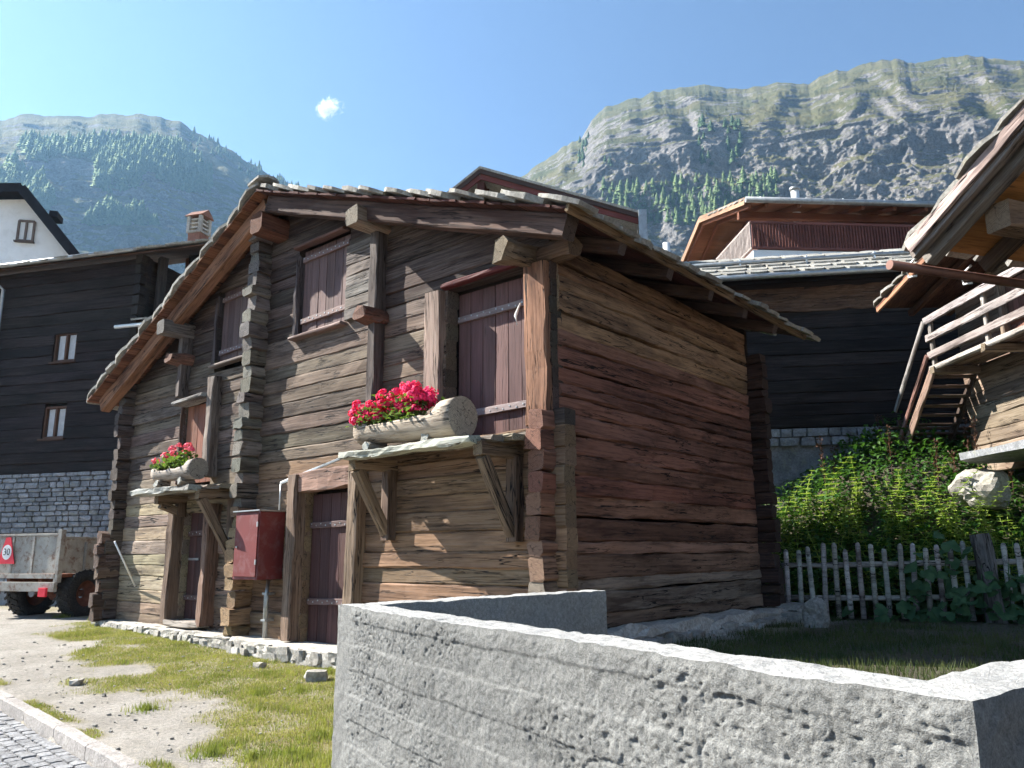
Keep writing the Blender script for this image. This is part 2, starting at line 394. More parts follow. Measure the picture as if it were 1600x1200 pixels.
# road: sheet of joint sand, sett stones, kerb stones
rd = bpy.data.objects.new('road', None); link(rd); tag(rd, 'street paved with grey setts along the kerb', kind='structure')
kd = Vector((1, -.109, 0)).normalized(); kn = Vector((.109, 1, 0)).normalized(); K0 = Vector((-4.92, -3.5, 0))
def strip(name, a0, a1, b0, b1, z, mat, parent):
    P = [K0 + kd * a + kn * c for a, c in ((a0, b0), (a1, b0), (a1, b1), (a0, b1))]
    return obj(name, mesh(name, [(p.x, p.y, z) for p in P], [(0, 1, 2, 3)], mat), parent)
strip('joint_sand', -60, 60, -7, -.02, -.035, M['soil'], rd)
cm = [stone_mesh('sett', .125, .105, .09, M['cobble'], .07, .22) for _ in range(8)]
restV, restF = [], []
for r in range(26):
    for q in range(112):
        a = -7.6 + q * .138 + (r % 2) * .065 + random.uniform(-.006, .006); c = -.085 - r * .116
        p = K0 + kd * a + kn * c + Vector((0, 0, -.035 + random.uniform(-.006, .006)))
        mw = Matrix.Translation(p) @ Matrix.Rotation(math.atan2(kd.y, kd.x) + random.uniform(-.06, .06), 4, 'Z')
        if r <= 6 and 44 <= q < 86: obj('sett', random.choice(cm), rd, mw)
        else:
            me = random.choice(cm); o0 = len(restV)
            restV += [mw @ v.co for v in me.vertices]; restF += [tuple(o0 + i for i in p_.vertices) for p_ in me.polygons]
tag(obj('setts_beyond', mesh('setts_beyond', restV, restF, M['cobble']), rd), kind='stuff')
kb = bpy.data.objects.new('kerb', None); link(kb); tag(kb, 'pale granite kerb along the street edge', kind='structure')
a = -9.0
while a < 9:
    L = random.uniform(.85, 1.05); p0 = K0 + kd * a + kn * .045; p1 = K0 + kd * (a + L - .012) + kn * .045
    timber('kerb_stone', (p0.x, p0.y, .015), (p1.x, p1.y, .015), .125, .21, M['kerb'], kb, (1, 1, 1), jit=.003, ch=.018, seg=.12); a += L

# ------------------------------------------------------------------ concrete parapet
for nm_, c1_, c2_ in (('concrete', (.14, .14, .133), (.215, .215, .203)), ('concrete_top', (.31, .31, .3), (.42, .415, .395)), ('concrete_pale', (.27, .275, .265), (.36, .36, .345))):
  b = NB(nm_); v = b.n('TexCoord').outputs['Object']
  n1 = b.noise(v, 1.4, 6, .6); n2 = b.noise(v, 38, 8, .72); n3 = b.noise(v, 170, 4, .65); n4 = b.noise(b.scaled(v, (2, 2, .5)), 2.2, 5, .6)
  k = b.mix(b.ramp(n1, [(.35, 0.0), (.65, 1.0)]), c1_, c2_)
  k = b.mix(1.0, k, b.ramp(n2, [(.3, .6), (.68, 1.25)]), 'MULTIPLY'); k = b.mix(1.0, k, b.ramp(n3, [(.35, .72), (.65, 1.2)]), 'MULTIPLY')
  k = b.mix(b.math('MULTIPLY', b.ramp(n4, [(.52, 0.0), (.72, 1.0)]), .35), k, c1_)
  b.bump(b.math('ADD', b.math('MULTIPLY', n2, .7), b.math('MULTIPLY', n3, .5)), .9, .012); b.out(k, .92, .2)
def inner(prev, p, nxt, th=.2):
    def nr(a, c): d = (c - a).normalized(); return Vector((-d.y, d.x, 0))
    if prev is None: return p + nr(p, nxt) * th
    if nxt is None: return p + nr(prev, p) * th
    n1, n2 = nr(prev, p), nr(p, nxt); m = (n1 + n2).normalized(); return p + m * (th / max(.3, m.dot(n1)))
path = [WE, WA, WN, WQ]
inn = [inner(path[i - 1] if i else None, p, path[i + 1] if i < 3 else None) for i, p in enumerate(path)]
ZT, ZB = 1.29, -.35
cv_, cf_, cm_ = [], [], []
def patch(p00, p10, p11, p01, nu, nv, amp, smooth_at=None, top=0):
    P = [np.array(p, float) for p in (p00, p10, p11, p01)]
    u = np.linspace(0, 1, nu + 1)[:, None, None]; w = np.linspace(0, 1, nv + 1)[None, :, None]
    g = P[0] * (1 - u) * (1 - w) + P[1] * u * (1 - w) + P[2] * u * w + P[3] * (1 - u) * w
    nrm = np.cross(P[1] - P[0], P[3] - P[0]); nrm /= np.linalg.norm(nrm)
    x, y, z = g[..., 0], g[..., 1], g[..., 2]
    ef = np.minimum(np.minimum(sstep(0, .03, u[..., 0] * np.linalg.norm(P[1] - P[0])), sstep(0, .03, (1 - u[..., 0]) * np.linalg.norm(P[1] - P[0]))),
                    np.minimum(sstep(0, .03, w[..., 0] * np.linalg.norm(P[3] - P[0])), sstep(0, .03, (1 - w[..., 0]) * np.linalg.norm(P[3] - P[0]))))
    rough = amp * np.ones_like(x)
    if smooth_at is not None: rough = rough * (.15 + .85 * sstep(.16, .3, np.hypot(x - smooth_at[0], y - smooth_at[1])))
    patchy = sstep(.42, .62, fbm(x * 2.1 + 3, y * 2.1, z * 3.2, o=3))
    pits = sstep(.6, .85, vnoise(x * 92, y * 92, z * 96)) * (.2 + .8 * patchy) * .005 + sstep(.68, .86, vnoise(x * 44 + 5, y * 44, z * 58)) * patchy * .008
    form = .006 * (sstep(.47, .5, (z / .27) % 1) - sstep(.97, 1, (z / .27) % 1))
    D = rough * ((.007 * (fbm(x * 75, y * 75, z * 75, o=2) - .5)) + .012 * (fbm(x * 6, y * 6, z * 9, o=3) - .5) - pits + form)
    g = g + nrm * (D * ef)[..., None]
    for ax_ in range(3):
        g[..., ax_] += .009 * (vnoise(x * 21 + 9 * ax_, y * 21, z * 21) - .5) + .012 * (vnoise(x * 4 + 9 * ax_, y * 4, z * 4) - .5)
    o0 = sum(len(q) for q in cv_); ids = o0 + np.arange((nu + 1) * (nv + 1)).reshape(nu + 1, nv + 1)
    cm_.extend([top] * (nu * nv)); cv_.append(g.reshape(-1, 3)); cf_.append(np.stack([ids[:-1, :-1], ids[1:, :-1], ids[1:, 1:], ids[:-1, 1:]], -1).reshape(-1, 4))
def zz(p, z): return (p.x, p.y, z)
for i, (st, am) in enumerate(((.02, .5), (.0056, 1.0), (.02, .9))):
    o0, o1, i0, i1 = path[i], path[i + 1], inn[i], inn[i + 1]; L = (o1 - o0).length; nu = int(L / st)
    nv = int((ZT - ZB) / st)
    patch(zz(o0, ZB), zz(o1, ZB), zz(o1, ZT), zz(o0, ZT), nu, nv, am, (WA.x, WA.y) if i < 2 else None, 2 if i == 0 else 0)
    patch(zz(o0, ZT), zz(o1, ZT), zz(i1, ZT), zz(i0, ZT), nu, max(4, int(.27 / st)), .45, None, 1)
    patch(zz(i1, ZB), zz(i0, ZB), zz(i0, ZT), zz(i1, ZT), int(L / .02), 60, .3, None, 2)
patch(zz(inn[0], ZB), zz(path[0], ZB), zz(path[0], ZT), zz(inn[0], ZT), 12, 70, .3, None, 2)
patch(zz(path[3], ZB), zz(inn[3], ZB), zz(inn[3], ZT), zz(path[3], ZT), 12, 70, .3)
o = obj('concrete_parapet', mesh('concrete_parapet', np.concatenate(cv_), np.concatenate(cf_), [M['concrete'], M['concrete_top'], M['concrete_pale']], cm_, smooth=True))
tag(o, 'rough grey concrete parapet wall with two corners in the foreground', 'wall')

# ------------------------------------------------------------------ the log barn
RX, RZ, SR, SL, XR, XL = -5.38, 7.33, .350, .4745, .70, -11.07
YF, YB = -.6, 6.25
def zund(x): return RZ - .15 - (SR * (x - RX) if x > RX else SL * (RX - x))
barn = thing('log_barn', (-5.2, 2.6, .3), 'weathered brown log barn with stone slab roof and two flower ledges', 'barn')
fw = part('front_wall', barn); sw = part('side_wall', barn)
OPEN = [(-4.5, -3.39, .3, 2.45), (-7.95, -7.0, .3, 2.33), (-1.68, -.40, 2.95, 4.9), (-4.97, -3.72, 4.84, 6.3), (-7.34, -6.2, 4.78, 6.2), (-8.22, -7.22, 2.75, 4.2)]
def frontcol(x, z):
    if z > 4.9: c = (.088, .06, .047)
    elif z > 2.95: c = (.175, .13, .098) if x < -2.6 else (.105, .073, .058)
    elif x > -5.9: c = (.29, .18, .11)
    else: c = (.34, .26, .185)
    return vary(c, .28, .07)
z = .38; k = 0
while z < 7.0:
    h = random.uniform(.185, .25); zt = z + h; zc = z + h / 2
    segs = [(-10.45, -5.9), (-5.9, .13 if z < 3.0 else -.02)]
    out = []
    for s in segs:
        cur = [s]
        for (x0, x1, z0, z1) in OPEN:
            if z0 < zc < z1:
                nx = []
                for (p, q) in cur:
                    if x1 <= p or x0 >= q: nx.append((p, q)); continue
                    if x0 > p: nx.append((p, x0))
                    if x1 < q: nx.append((x1, q))
                cur = nx
        out += cur
    for (p, q) in out:
        s0 = s1 = 0
        # cut to the roof line
        lo_l = RX - (RZ - .15 - zc) / SL; lo_r = RX + (RZ - .15 - zc) / SR
        if p < lo_l: p = lo_l; s0 = h / SL
        if q > lo_r: q = lo_r; s1 = -h / SR
        if q - p < .12: continue
        dy = random.uniform(-.014, .016); dz = random.uniform(-.006, .006)
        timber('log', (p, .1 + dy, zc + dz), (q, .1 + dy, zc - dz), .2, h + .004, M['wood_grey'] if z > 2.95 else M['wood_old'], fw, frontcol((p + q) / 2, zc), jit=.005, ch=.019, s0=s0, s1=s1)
    z = zt; k += 1
# side wall, logs run past the front corner
z = .74; k = 0
while z < 4.92:
    h = random.uniform(.14, .27); zc = z + h / 2
    if z > 4.05: c = (.4, .25, .15)
    elif z > 1.7: c = random.choice([(.3, .137, .092), (.32, .15, .1), (.28, .135, .095), (.32, .165, .11), (.29, .125, .085)])
    elif z > 1.2: c = (.32, .185, .13)
    else: c = (.36, .26, .2)
    y0 = -.22 + random.uniform(-.05, .03) if z < 2.98 else .12
    timber('log', (-.1 + random.uniform(-.018, .018), y0, zc + random.uniform(-.01, .01)), (-.1, 5.25, zc + random.uniform(-.02, .02)), .2, h - .003, M['wood_red'], sw, vary(c, .18, .06), jit=.009, ch=.024, seg=.12, bow=random.uniform(-.02, .02))
    z += h
# log ends of the cross walls: proud stacked columns
def column(name, x, w, z0, z1, pr, col, mat, yb=.05, lean=0):
    cp = part(name, barn); z = z0
    while z < z1:
        h = random.uniform(.15, .26); p = pr + random.uniform(-.07, .05)
        timber('log_end', (x + random.uniform(-.015, .015) + lean * (z - z0), -p, z + h / 2), (x + lean * (z - z0), yb, z + h / 2), w + random.uniform(-.03, .03), h - .006, mat, cp, vary(col, .25, .06), jit=.012, ch=.03, seg=.1)
        z += h
column('cross_wall_end', -5.88, .25, .4, 2.25, .30, (.34, .22, .12), M['wood_old'])
column('cross_wall_end', -5.88, .25, 2.25, 6.75, .30, (.21, .18, .15), M['wood_grey'])
column('corner_log_ends', -10.34, .2, .42, 4.8, .26, (.12, .09, .075), M['wood_old'])
column('corner_log_ends', -10.36, .19, .42, 1.95, .4, (.16, .1, .075), M['wood_old'])
bc = part('back_corner_log_ends', barn); z = .74
while z < 4.75:
    h = random.uniform(.15, .26)
    timber('log_end', (.25 + random.uniform(-.04, .03), 5.38, z + h / 2), (-.15, 5.38, z + h / 2), .22 + random.uniform(-.02, .02), h - .006, M['wood_red'], bc, vary((.07, .04, .033), .25), jit=.012, ch=.03, seg=.1); z += h
# hidden rear and left walls
for nm, lo, hi in (('rear_wall', (-10.4, 5.26, .3), (-.02, 5.44, 4.6)), ('left_wall', (-10.44, .22, .3), (-10.24, 5.25, 4.75))):
    box(nm, lo, hi, M['wood_dark'], barn, (.1, .075, .06), Matrix())
g_ = mesh('rear_gable', [(-10.4, 5.3, 4.61), (-.02, 5.3, 4.61), (-.02, 5.3, 5.2), (RX, 5.3, 7.1), (-10.4, 5.3, 4.75), (-10.4, 5.4, 4.61), (-.02, 5.4, 4.61), (-.02, 5.4, 5.2), (RX, 5.4, 7.1), (-10.4, 5.4, 4.75)], [(4, 3, 2, 1, 0), (5, 6, 7, 8, 9)], M['wood_dark'])
obj('rear_gable', g_, barn, None, (.1, .075, .06))
ln = [(-10.4, .3), (-.25, .3), (-.25, 4.95), (RX, 6.95), (-10.4, 4.6)]
obj('leak_backing', mesh('leak_backing', [(x, .27, z) for x, z in ln] + [(x, .33, z) for x, z in ln], [(0, 1, 2, 3, 4), (9, 8, 7, 6, 5)] + [(i, i + 5, (i + 1) % 5 + 5, (i + 1) % 5) for i in range(5)], M['wood_dark']), barn, None, (.05, .04, .035))  # added dark board behind the logs, stops light leaking through gaps
# upper corner post and wall plate ends
timber('corner_post', (-.19, .02, 2.98), (-.19, .02, 4.86), .22, .31, M['wood_red'], barn, (.3, .155, .095), up=(1, 0, 0), jit=.008, ch=.015)
timber('purlin_end', (-.32, -.55, 4.93), (-.27, .3, 4.99), .24, .24, M['wood_old'], barn, (.27, .2, .135), jit=.02, ch=.05, seg=.1)
timber('plate_end', (-.55, .12, 5.0), (.32, .02, 4.95), .22, .2, M['wood_old'], barn, (.18, .11, .07), jit=.02, ch=.05, seg=.1)
# purlins and clamp posts of the gable
timber('purlin', (RX - .1, -.5, 6.75), (RX, 5.9, 6.78), .32, .34, M['wood_red'], barn, (.15, .06, .035), jit=.01, ch=.05)
for (x, pz, pb, bz, nm) in ((-2.95, 6.1, 3.5, 4.75, 'r'), (-8.25, 5.55, 4.35, 5.02, 'l')):
    timber('purlin', (x, -.58, pz), (x, 5.9, pz + .05), .27, .24, M['wood_old'], barn, (.3, .235, .175) if nm == 'r' else (.2, .17, .15), jit=.007, ch=.03)
    timber('clamp_post', (x, -.08, pb), (x, -.08, pz - .11), .2, .16, M['wood_grey'], barn, (.16, .13, .115), up=(1, 0, 0), jit=.008)
    timber('clamp_block', (x - .02, -.38, bz), (x + .02, .1, bz), .3, .2, M['wood_red'], barn, (.2, .1, .07), jit=.018, ch=.06, seg=.08)
# proud log panel beside the right clamp post
for i in range(7):
    timber('log_end', (-3.7, -.015, 4.95 + i * .165), (-3.06, -.015, 4.955 + i * .165), .1, .16, M['wood_grey'], fw, vary((.2, .175, .15), .15), jit=.005, ch=.014, seg=.12)
# roof
roof = part('roof', barn)
aR, aL = math.atan(SR), math.atan(SL)
lenR = (XR - RX) / math.cos(aR); lenL = (RX - XL) / math.cos(aL)
def slope_mat(side, s, y, lift, tilt=0):
    a = aR if side > 0 else aL; sx = 1 if side > 0 else -1
    d = Vector((sx * math.cos(a), 0, -math.sin(a))); n = Vector((sx * math.sin(a), 0, math.cos(a)))
    d2 = (d * math.cos(tilt) + n * math.sin(tilt)); n2 = (n * math.cos(tilt) - d * math.sin(tilt))
    p = Vector((RX, y, RZ)) + d * s + n * lift; yv = d2; zv = n2; xv = yv.cross(zv)
    return Matrix(((xv.x, yv.x, zv.x, p.x), (xv.y, yv.y, zv.y, p.y), (xv.z, yv.z, zv.z, p.z), (0, 0, 0, 1)))
stV, stF = [], []
for side, L in ((1, lenR), (-1, lenL)):
    nr = 14; sp = L / nr
    for r in range(nr):
        y = YF - .04 + random.uniform(-.05, .03); col = 0
        s = (r + .5) * sp + .04
        while y < YB:
            w = random.uniform(.42, .75); ln = sp * random.uniform(1.35, 1.6); t = random.uniform(.04, .07)
            V, F = slab_mesh('slab', w, ln, t, M['slate'])
            mw = slope_mat(side, s + random.uniform(-.05, .05), y + w / 2, -.01 + random.uniform(0, .012), rad(-5.2) + random.uniform(-.02, .015)) @ Matrix.Rotation(random.uniform(-.06, .06), 4, 'Z')
            mw = mw @ Matrix.Scale(-1, 4, (1, 0, 0)) if False else mw
            if col == 0 or (side > 0 and r == nr - 1):
                obj('roof_slab', mesh('roof_slab', V, F, M['slate']), roof, mw)
            else:
                o0 = len(stV); stV += [mw @ Vector(q) for q in V]; stF += [tuple(o0 + i for i in q) for q in F]
            y += w - .03; col += 1
tag(obj('slabs_within', mesh('slabs_within', stV, stF, M['slate']), roof), kind='stuff')
for i in range(12):
    V, F = slab_mesh('s', .58, .36, .045, None)
    obj('ridge_slab', mesh('ridge_slab', V, F, M['slate']), roof, Matrix.Translation((RX + random.uniform(-.04, .04), YF + .15 + i * .56, RZ + .07 + random.uniform(0, .03))) @ Matrix.Rotation(random.uniform(-.2, .2), 4, 'Y') @ Matrix.Rotation(random.uniform(-.2, .2), 4, 'Z'))
for side, L in ((1, lenR), (-1, lenL)):
    n = 26; w = L / n
    for i in range(n):
        m = slope_mat(side, (i + .5) * w, 0, -.085)
        p0 = m @ Vector((0, 0, 0)); up = (m.to_3x3() @ Vector((0, 0, 1)))
        timber('roof_board', (p0.x, YF + random.uniform(0, .03), p0.z), (p0.x, YB - .05, p0.z), w - .006, .03, M['wood_red'], roof, vary((.24, .105, .06) if side < 0 else (.11, .042, .034), .2), up=up, seg=.6, jit=.002, ch=.004)  # right slope boards darker: underside shade put into their colour
    # verge rafters just in front of the wall and the rafters behind
    ys = [-.32] + [.55 + 1.12 * q for q in range(5)]
    for q, y in enumerate(ys):
        m0 = slope_mat(side, .12, y, -.235 if q == 0 else -.19); m1 = slope_mat(side, L - .02 - (.0 if q else .1), y, -.235 if q == 0 else -.19)
        wd, ht = (.2, .26) if q == 0 else (.14, .17)
        timber('rafter', m0.translation, m1.translation, wd, ht, M['wood_red'], roof, (.33, .17, .1) if side < 0 else (.125, .082, .068), up=m0.to_3x3() @ Vector((0, 0, 1)), seg=.35, jit=.006)  # right slope rafters darkened, their shade is in the colour
m0 = slope_mat(1, lenR - .02, YF + .02, -.075); m1 = slope_mat(1, lenR - .02, YB - .03, -.075)
timber('fascia_board', m0.translation, m1.translation, .05, .12, M['wood_old'], roof, (.3, .2, .12), up=m0.to_3x3() @ Vector((0, 0, 1)), jit=.004)

# doors and shutters
def plank_door(name, x0, x1, z0, z1, y, n, col, battens=(), bcol=(.2, .13, .12), mat='wood_board', label=None):
    d = part(name, barn)
    if label: d['label'] = label
    w = (x1 - x0) / n
    for i in range(n):
        timber('plank', (x0 + (i + .5) * w, y + random.uniform(-.004, .004), z0), (x0 + (i + .5) * w, y, z1), .035, w - .006, M[mat], d, vary(col, .1, .04), up=(1, 0, 0), jit=.0015, ch=.004, seg=.4)
    for bz in battens:
        timber('batten', (x0 + .02, y - .04, bz - .01), (x1 - .02, y - .04, bz + .01), .045, .085, M['wood_board'], d, bcol, jit=.002, ch=.006)
        for q in range(2 * n):
            xq = x0 + (q + .5) * (x1 - x0) / (2 * n); tube('nail', [(xq, y - .06, bz + .012 * (-1) ** q), (xq, y - .068, bz + .012 * (-1) ** q)], .011, M['metal_grey'], d, 6)
    return d
plank_door('lower_door', -4.48, -3.4, .4, 2.43, .13, 5, (.09, .045, .042), (.95, 2.0))
plank_door('lower_door', -7.94, -7.01, .55, 2.3, .13, 4, (.1, .05, .045), (.9, 1.95))
plank_door('upper_door', -1.66, -.41, 2.98, 4.86, .22, 6, (.15, .08, .074), (3.28, 4.52), (.3, .24, .23))
plank_door('upper_door', -8.2, -7.23, 2.8, 4.17, .05, 5, (.3, .125, .075), ())
plank_door('shutter', -4.93, -3.75, 4.86, 6.27, .09, 6, (.16, .1, .09), (5.12, 6.13), (.22, .15, .135))
plank_door('shutter', -7.3, -6.22, 4.8, 6.17, .09, 6, (.13, .085, .08), (5.02, 5.98), (.24, .17, .16))
def post(name, x, z0, z1, w, pr, col, mat='wood_old', lean=0, yb=.12):
    return timber(name, (x, (yb - pr) / 2, z0), (x + lean, (yb - pr) / 2, z1), yb + pr, w, M[mat], barn, col, up=(1, 0, 0), jit=.01, ch=.02)
post('door_frame', -4.62, .42, 2.72, .22, .17, (.25, .17, .12)); post('door_frame', -3.29, .42, 2.75, .2, .17, (.31, .22, .15), lean=.04)
timber('door_lintel', (-4.66, -.03, 2.6), (-3.22, -.03, 2.63), .22, .28, M['wood_old'], barn, (.33, .2, .15), jit=.012)
post('door_frame', -8.07, .5, 2.4, .2, .2, (.25, .17, .12)); post('door_frame', -6.9, .5, 2.4, .2, .2, (.2, .12, .085))
timber('door_sill', (-8.0, -.05, .5), (-6.9, -.05, .5), .3, .1, M['wood_old'], barn, (.4, .35, .3), jit=.012)
post('door_frame', -1.86, 2.95, 4.88, .28, .1, (.33, .24, .19)); timber('door_lintel', (-1.72, -.02, 4.93), (-.4, -.02, 4.95), .12, .07, M['wood_board'], barn, (.11, .02, .02), jit=.003)
post('door_frame', -7.12, 2.85, 4.55, .18, .18, (.22, .18, .15), 'wood_grey'); post('door_frame', -8.28, 2.8, 4.2, .1, .06, (.2, .13, .1))
timber('door_lintel', (-8.25, -.12, 4.2), (-7.22, -.12, 4.24), .3, .07, M['wood_grey'], barn, (.4, .39, .37), jit=.004)
for x0, x1, z, c in ((-5.0, -3.72, 4.83, (.3, .2, .17)), (-4.97, -3.75, 6.3, (.2, .11, .09)), (-7.34, -6.15, 4.76, (.26, .21, .18))):
    timber('ledge_board', (x0, -.05, z), (x1, -.05, z + .01), .14, .05, M['wood_board'], barn, c, jit=.003)
for x, z0, z1 in ((-5.0, 4.86, 6.2), (-7.38, 4.8, 6.05)): post('shutter_frame', x, z0, z1, .09, .02, (.1, .08, .08), 'wood_dark')
# door latch, torn twine, thin shelf pipe
box('door_latch', (-7.9, -.02 + .1, 1.5), (-7.55, .1, 1.54), M['metal_grey'], barn, None, Matrix(), .004)
tube('twine', [(-.45, -.02, 4.45), (-.5, -.05, 4.3), (-.47, -.06, 4.18)], [.008, .018, .006], M['twine'], barn, 6)

# ledges (platforms) with brackets
def ledge(pl, x0, x1, xb0, xb1, d, zf, zb, nb, brs, right_rag=0):
    p = part(pl, barn); n = nb
    for i in range(n):
        y = -d + (i + .5) * d / n; t = i / max(1, n - 1)
        timber('plank', (x0 + (xb0 - x0) * t, y, zf + (zb - zf) * t), (x1 + (xb1 - x1) * t + random.uniform(-.06, .06), y, zf + (zb - zf) * t + random.uniform(-.01, .01)), d / n - .008, .085 if i == 0 else .06, M['wood_grey'], p, vary((.43, .41, .37) if i == 0 else (.3, .25, .19), .1), jit=.011, ch=.015, seg=.1)
    for (x, zt, dd, hh) in brs:
        br = p
        timber('bracket_arm', (x, -dd, zt - .08), (x, .05, zt - .06), .13, .15, M['wood_old'], br, (.27, .18, .11), jit=.006)
        timber('bracket_post', (x, -.07, zt - hh), (x, -.07, zt - .12), .15, .15, M['wood_old'], br, (.2, .13, .09), up=(1, 0, 0), jit=.006)
        timber('bracket_strut', (x, -dd + .08, zt - .15), (x, -.1, zt - hh + .08), .12, .13, M['wood_old'], br, (.31, .215, .14), up=(0, 1, 0), jit=.005)
    return p
ledge('right_ledge', -2.72, -.5, -3.3, -.18, .82, 2.77, 2.86, 4, ((-2.62, 2.76, .68, 1.0), (-.52, 2.76, .68, 1.05)))
ledge('left_ledge', -8.25, -6.25, -8.5, -5.95, .85, 2.6, 2.66, 4, ((-8.0, 2.58, .5, .35), (-6.3, 2.58, .7, 1.05)))
timber('ledge_rail', (-5.0, -.1, 2.62), (-3.35, -.1, 2.92), .03, .04, M['metal_grey'], barn, (.5, .5, .5), jit=.002, ch=.006)
# stone plinth
pn = part('plinth', barn)
for (x0, x1, d, zt) in ((-10.6, -5.6, .28, .42), (-5.6, .1, .42, .40)):
    timber('cement_ledge', (x0, -d / 2 + .1, zt - .04), (x1, -d / 2 + .1, zt - .04), d + .2, .09, M['cement'], pn, (1, 1, 1), jit=.012, ch=.02, seg=.15)
for x in np.arange(-10.5, .2, .19):
    for zr in range(2):
        xx = x + random.uniform(-.04, .04); d = .28 if xx < -5.6 else .44; z0 = float(gz(xx, -.4))
        s = random.uniform(.16, .3); hz = random.uniform(.11, .2)
        obj('plinth_stone', stone_mesh('plinth_stone', s, .2, hz, M['rubble'], .2, .3), pn, Matrix.Translation((xx, -d + .08 + random.uniform(-.02, .03), max(z0 + .02, .3 - zr * .14))) @ Matrix.Rotation(random.uniform(-.3, .3), 4, 'Z') @ Matrix.Rotation(random.uniform(-.2, .2), 4, 'Y'))
timber('side_sill', (.1, -.1, .68), (.12, 5.7, .66), .5, .16, M['cement'], pn, (1, 1, 1), jit=.03, ch=.04, seg=.15)
for i in range(22):
    obj('plinth_stone', stone_mesh('plinth_stone', random.uniform(.25, .45), .3, random.uniform(.14, .26), M['rubble'], .2, .3), pn, Matrix.Translation((.3 + random.uniform(-.05, .1), -.2 + i * .28, .55 + random.uniform(-.05, .05))) @ Matrix.Rotation(1.57 + random.uniform(-.3, .3), 4, 'Z'))
for p_, s_ in (((.35, 5.5, .72), .55), ((.6, 5.6, .66), .45), ((.5, 5.25, .62), .5)):
    obj('plinth_stone', stone_mesh('plinth_stone', s_, s_ * .8, .18, M['rubble'], .2, .25), pn, Matrix.Translation(p_) @ Matrix.Rotation(random.uniform(0, 3), 4, 'Z'))
# ------------------------------------------------------------------ plants: leaf builders
def leaf_arrays(P, D, N, L, Wd, fold=.25):
    """each leaf: a folded blade of 4 triangles; P base, D direction, N up, sizes L, Wd"""
    P, D, N = [np.asarray(a, float) for a in (P, D, N)]
    D = D / np.linalg.norm(D, axis=1, keepdims=True); Sd = np.cross(D, N); Sd /= np.maximum(1e-6, np.linalg.norm(Sd, axis=1, keepdims=True)); U = np.cross(Sd, D)
    L = np.asarray(L)[:, None]; Wd = np.asarray(Wd)[:, None]
    v0 = P; v1 = P + D * L * .45 + Sd * Wd / 2 + U * Wd * fold; v2 = P + D * L * .5; v3 = P + D * L * .45 - Sd * Wd / 2 + U * Wd * fold; v4 = P + D * L - U * L * .15
    V = np.stack([v0, v1, v2, v3, v4], 1).reshape(-1, 3); b_ = np.arange(len(P))[:, None] * 5
    F = np.concatenate([b_ + np.array([[0, 1, 2]]), b_ + np.array([[0, 2, 3]]), b_ + np.array([[1, 4, 2]]), b_ + np.array([[2, 4, 3]])])
    return V, F
def unit(n): d = rng.normal(size=(n, 3)); return d / np.linalg.norm(d, axis=1, keepdims=True)
def leaf_cloud(n, fn, L, Wd, up=.5):
    P = fn(n); D = unit(n); D[:, 2] = np.abs(D[:, 2]) * up - .1; N = np.tile([0, 0, 1.], (n, 1)) + .5 * unit(n)
    return leaf_arrays(P, D, N, rng.uniform(*L, n), rng.uniform(*Wd, n))
def merge(parts):
    V, F, o = [], [], 0
    for v, f in parts: V.append(v); F.append(f + o); o += len(v)
    return np.concatenate(V), np.concatenate(F)
def plant(name, V, F, mat, label, cat, base, group=None, kind=None):
    o = obj(name, mesh(name, V, F, mat), None, Matrix.Translation(base)); return tag(o, label, cat, group, kind)

# ------------------------------------------------------------------ flower troughs
def trough(x, z, L, r0, r1, y, label, rot):
    t = thing('flower_trough', (x, y, z), label, 'planter', rot)
    mw = wmat(t); k = 18; n = 14; V = []; F = []
    for i in range(n + 1):
        q = i / n; cut = .09 < q < .80 if r1 > r0 else .08 < q < .78
        r = r0 + (r1 - r0) * q
        for j in range(k):
            a = 2 * math.pi * j / k; rr = r * (1 + .06 * (vnoise(i * .4 + x, j * .7) - .5))
            yy, zz_ = math.cos(a) * rr, math.sin(a) * rr
            if cut and zz_ > .18 * r: zz_ = .18 * r + (zz_ - .18 * r) * .08 + .03 * (vnoise(i * .9, j * .5 + x) - .5)
            V.append((-L / 2 + q * L, yy, zz_ + r0))
    for i in range(n):
        for j in range(k):
            q = (j + 1) % k; F.append((i * k + j, (i + 1) * k + j, (i + 1) * k + q, i * k + q))
    F.append(tuple(range(k))); F.append(tuple(range(n * k, n * k + k))[::-1])
    o = obj('hollow_log', mesh('hollow_log', V, F, [M['wood_grey'], M['endgrain']], [0] * (n * k) + [1, 1]), t, mw, (.48, .4, .31) if r1 > .2 else (.36, .31, .26)); o.data.polygons.foreach_set('use_smooth', [True] * (n * k) + [False] * 2)
    box('earth', (-L * .40, -r0 * .7, r0 * 1.1), (L * .28, r0 * .7, r0 * 1.22), M['soil'], t, None, mw, .02)
    for q in (-.36, .22):
        timber('wedge', mw @ Vector((q * L, -r0 * .9, -.045)), mw @ Vector((q * L, r0 * .9, -.045)), .13, .12, M['wood_grey'], t, (.5, .46, .4), jit=.012, ch=.04, seg=.08)
    return t
def blossom_mesh(name, r, mat, n=42):
    D = unit(n); D[:, 2] = np.abs(D[:, 2]) * 1.1 - .25; D /= np.linalg.norm(D, axis=1, keepdims=True)
    P = D * r * rng.uniform(.75, 1.05, (n, 1)); T = np.cross(D, unit(n))
    V, F = leaf_arrays(P - T / np.linalg.norm(T, axis=1, keepdims=True) * r * .3, T, D, np.full(n, r * .62), np.full(n, r * .55), .12)
    return mesh(name, V, F, mat)
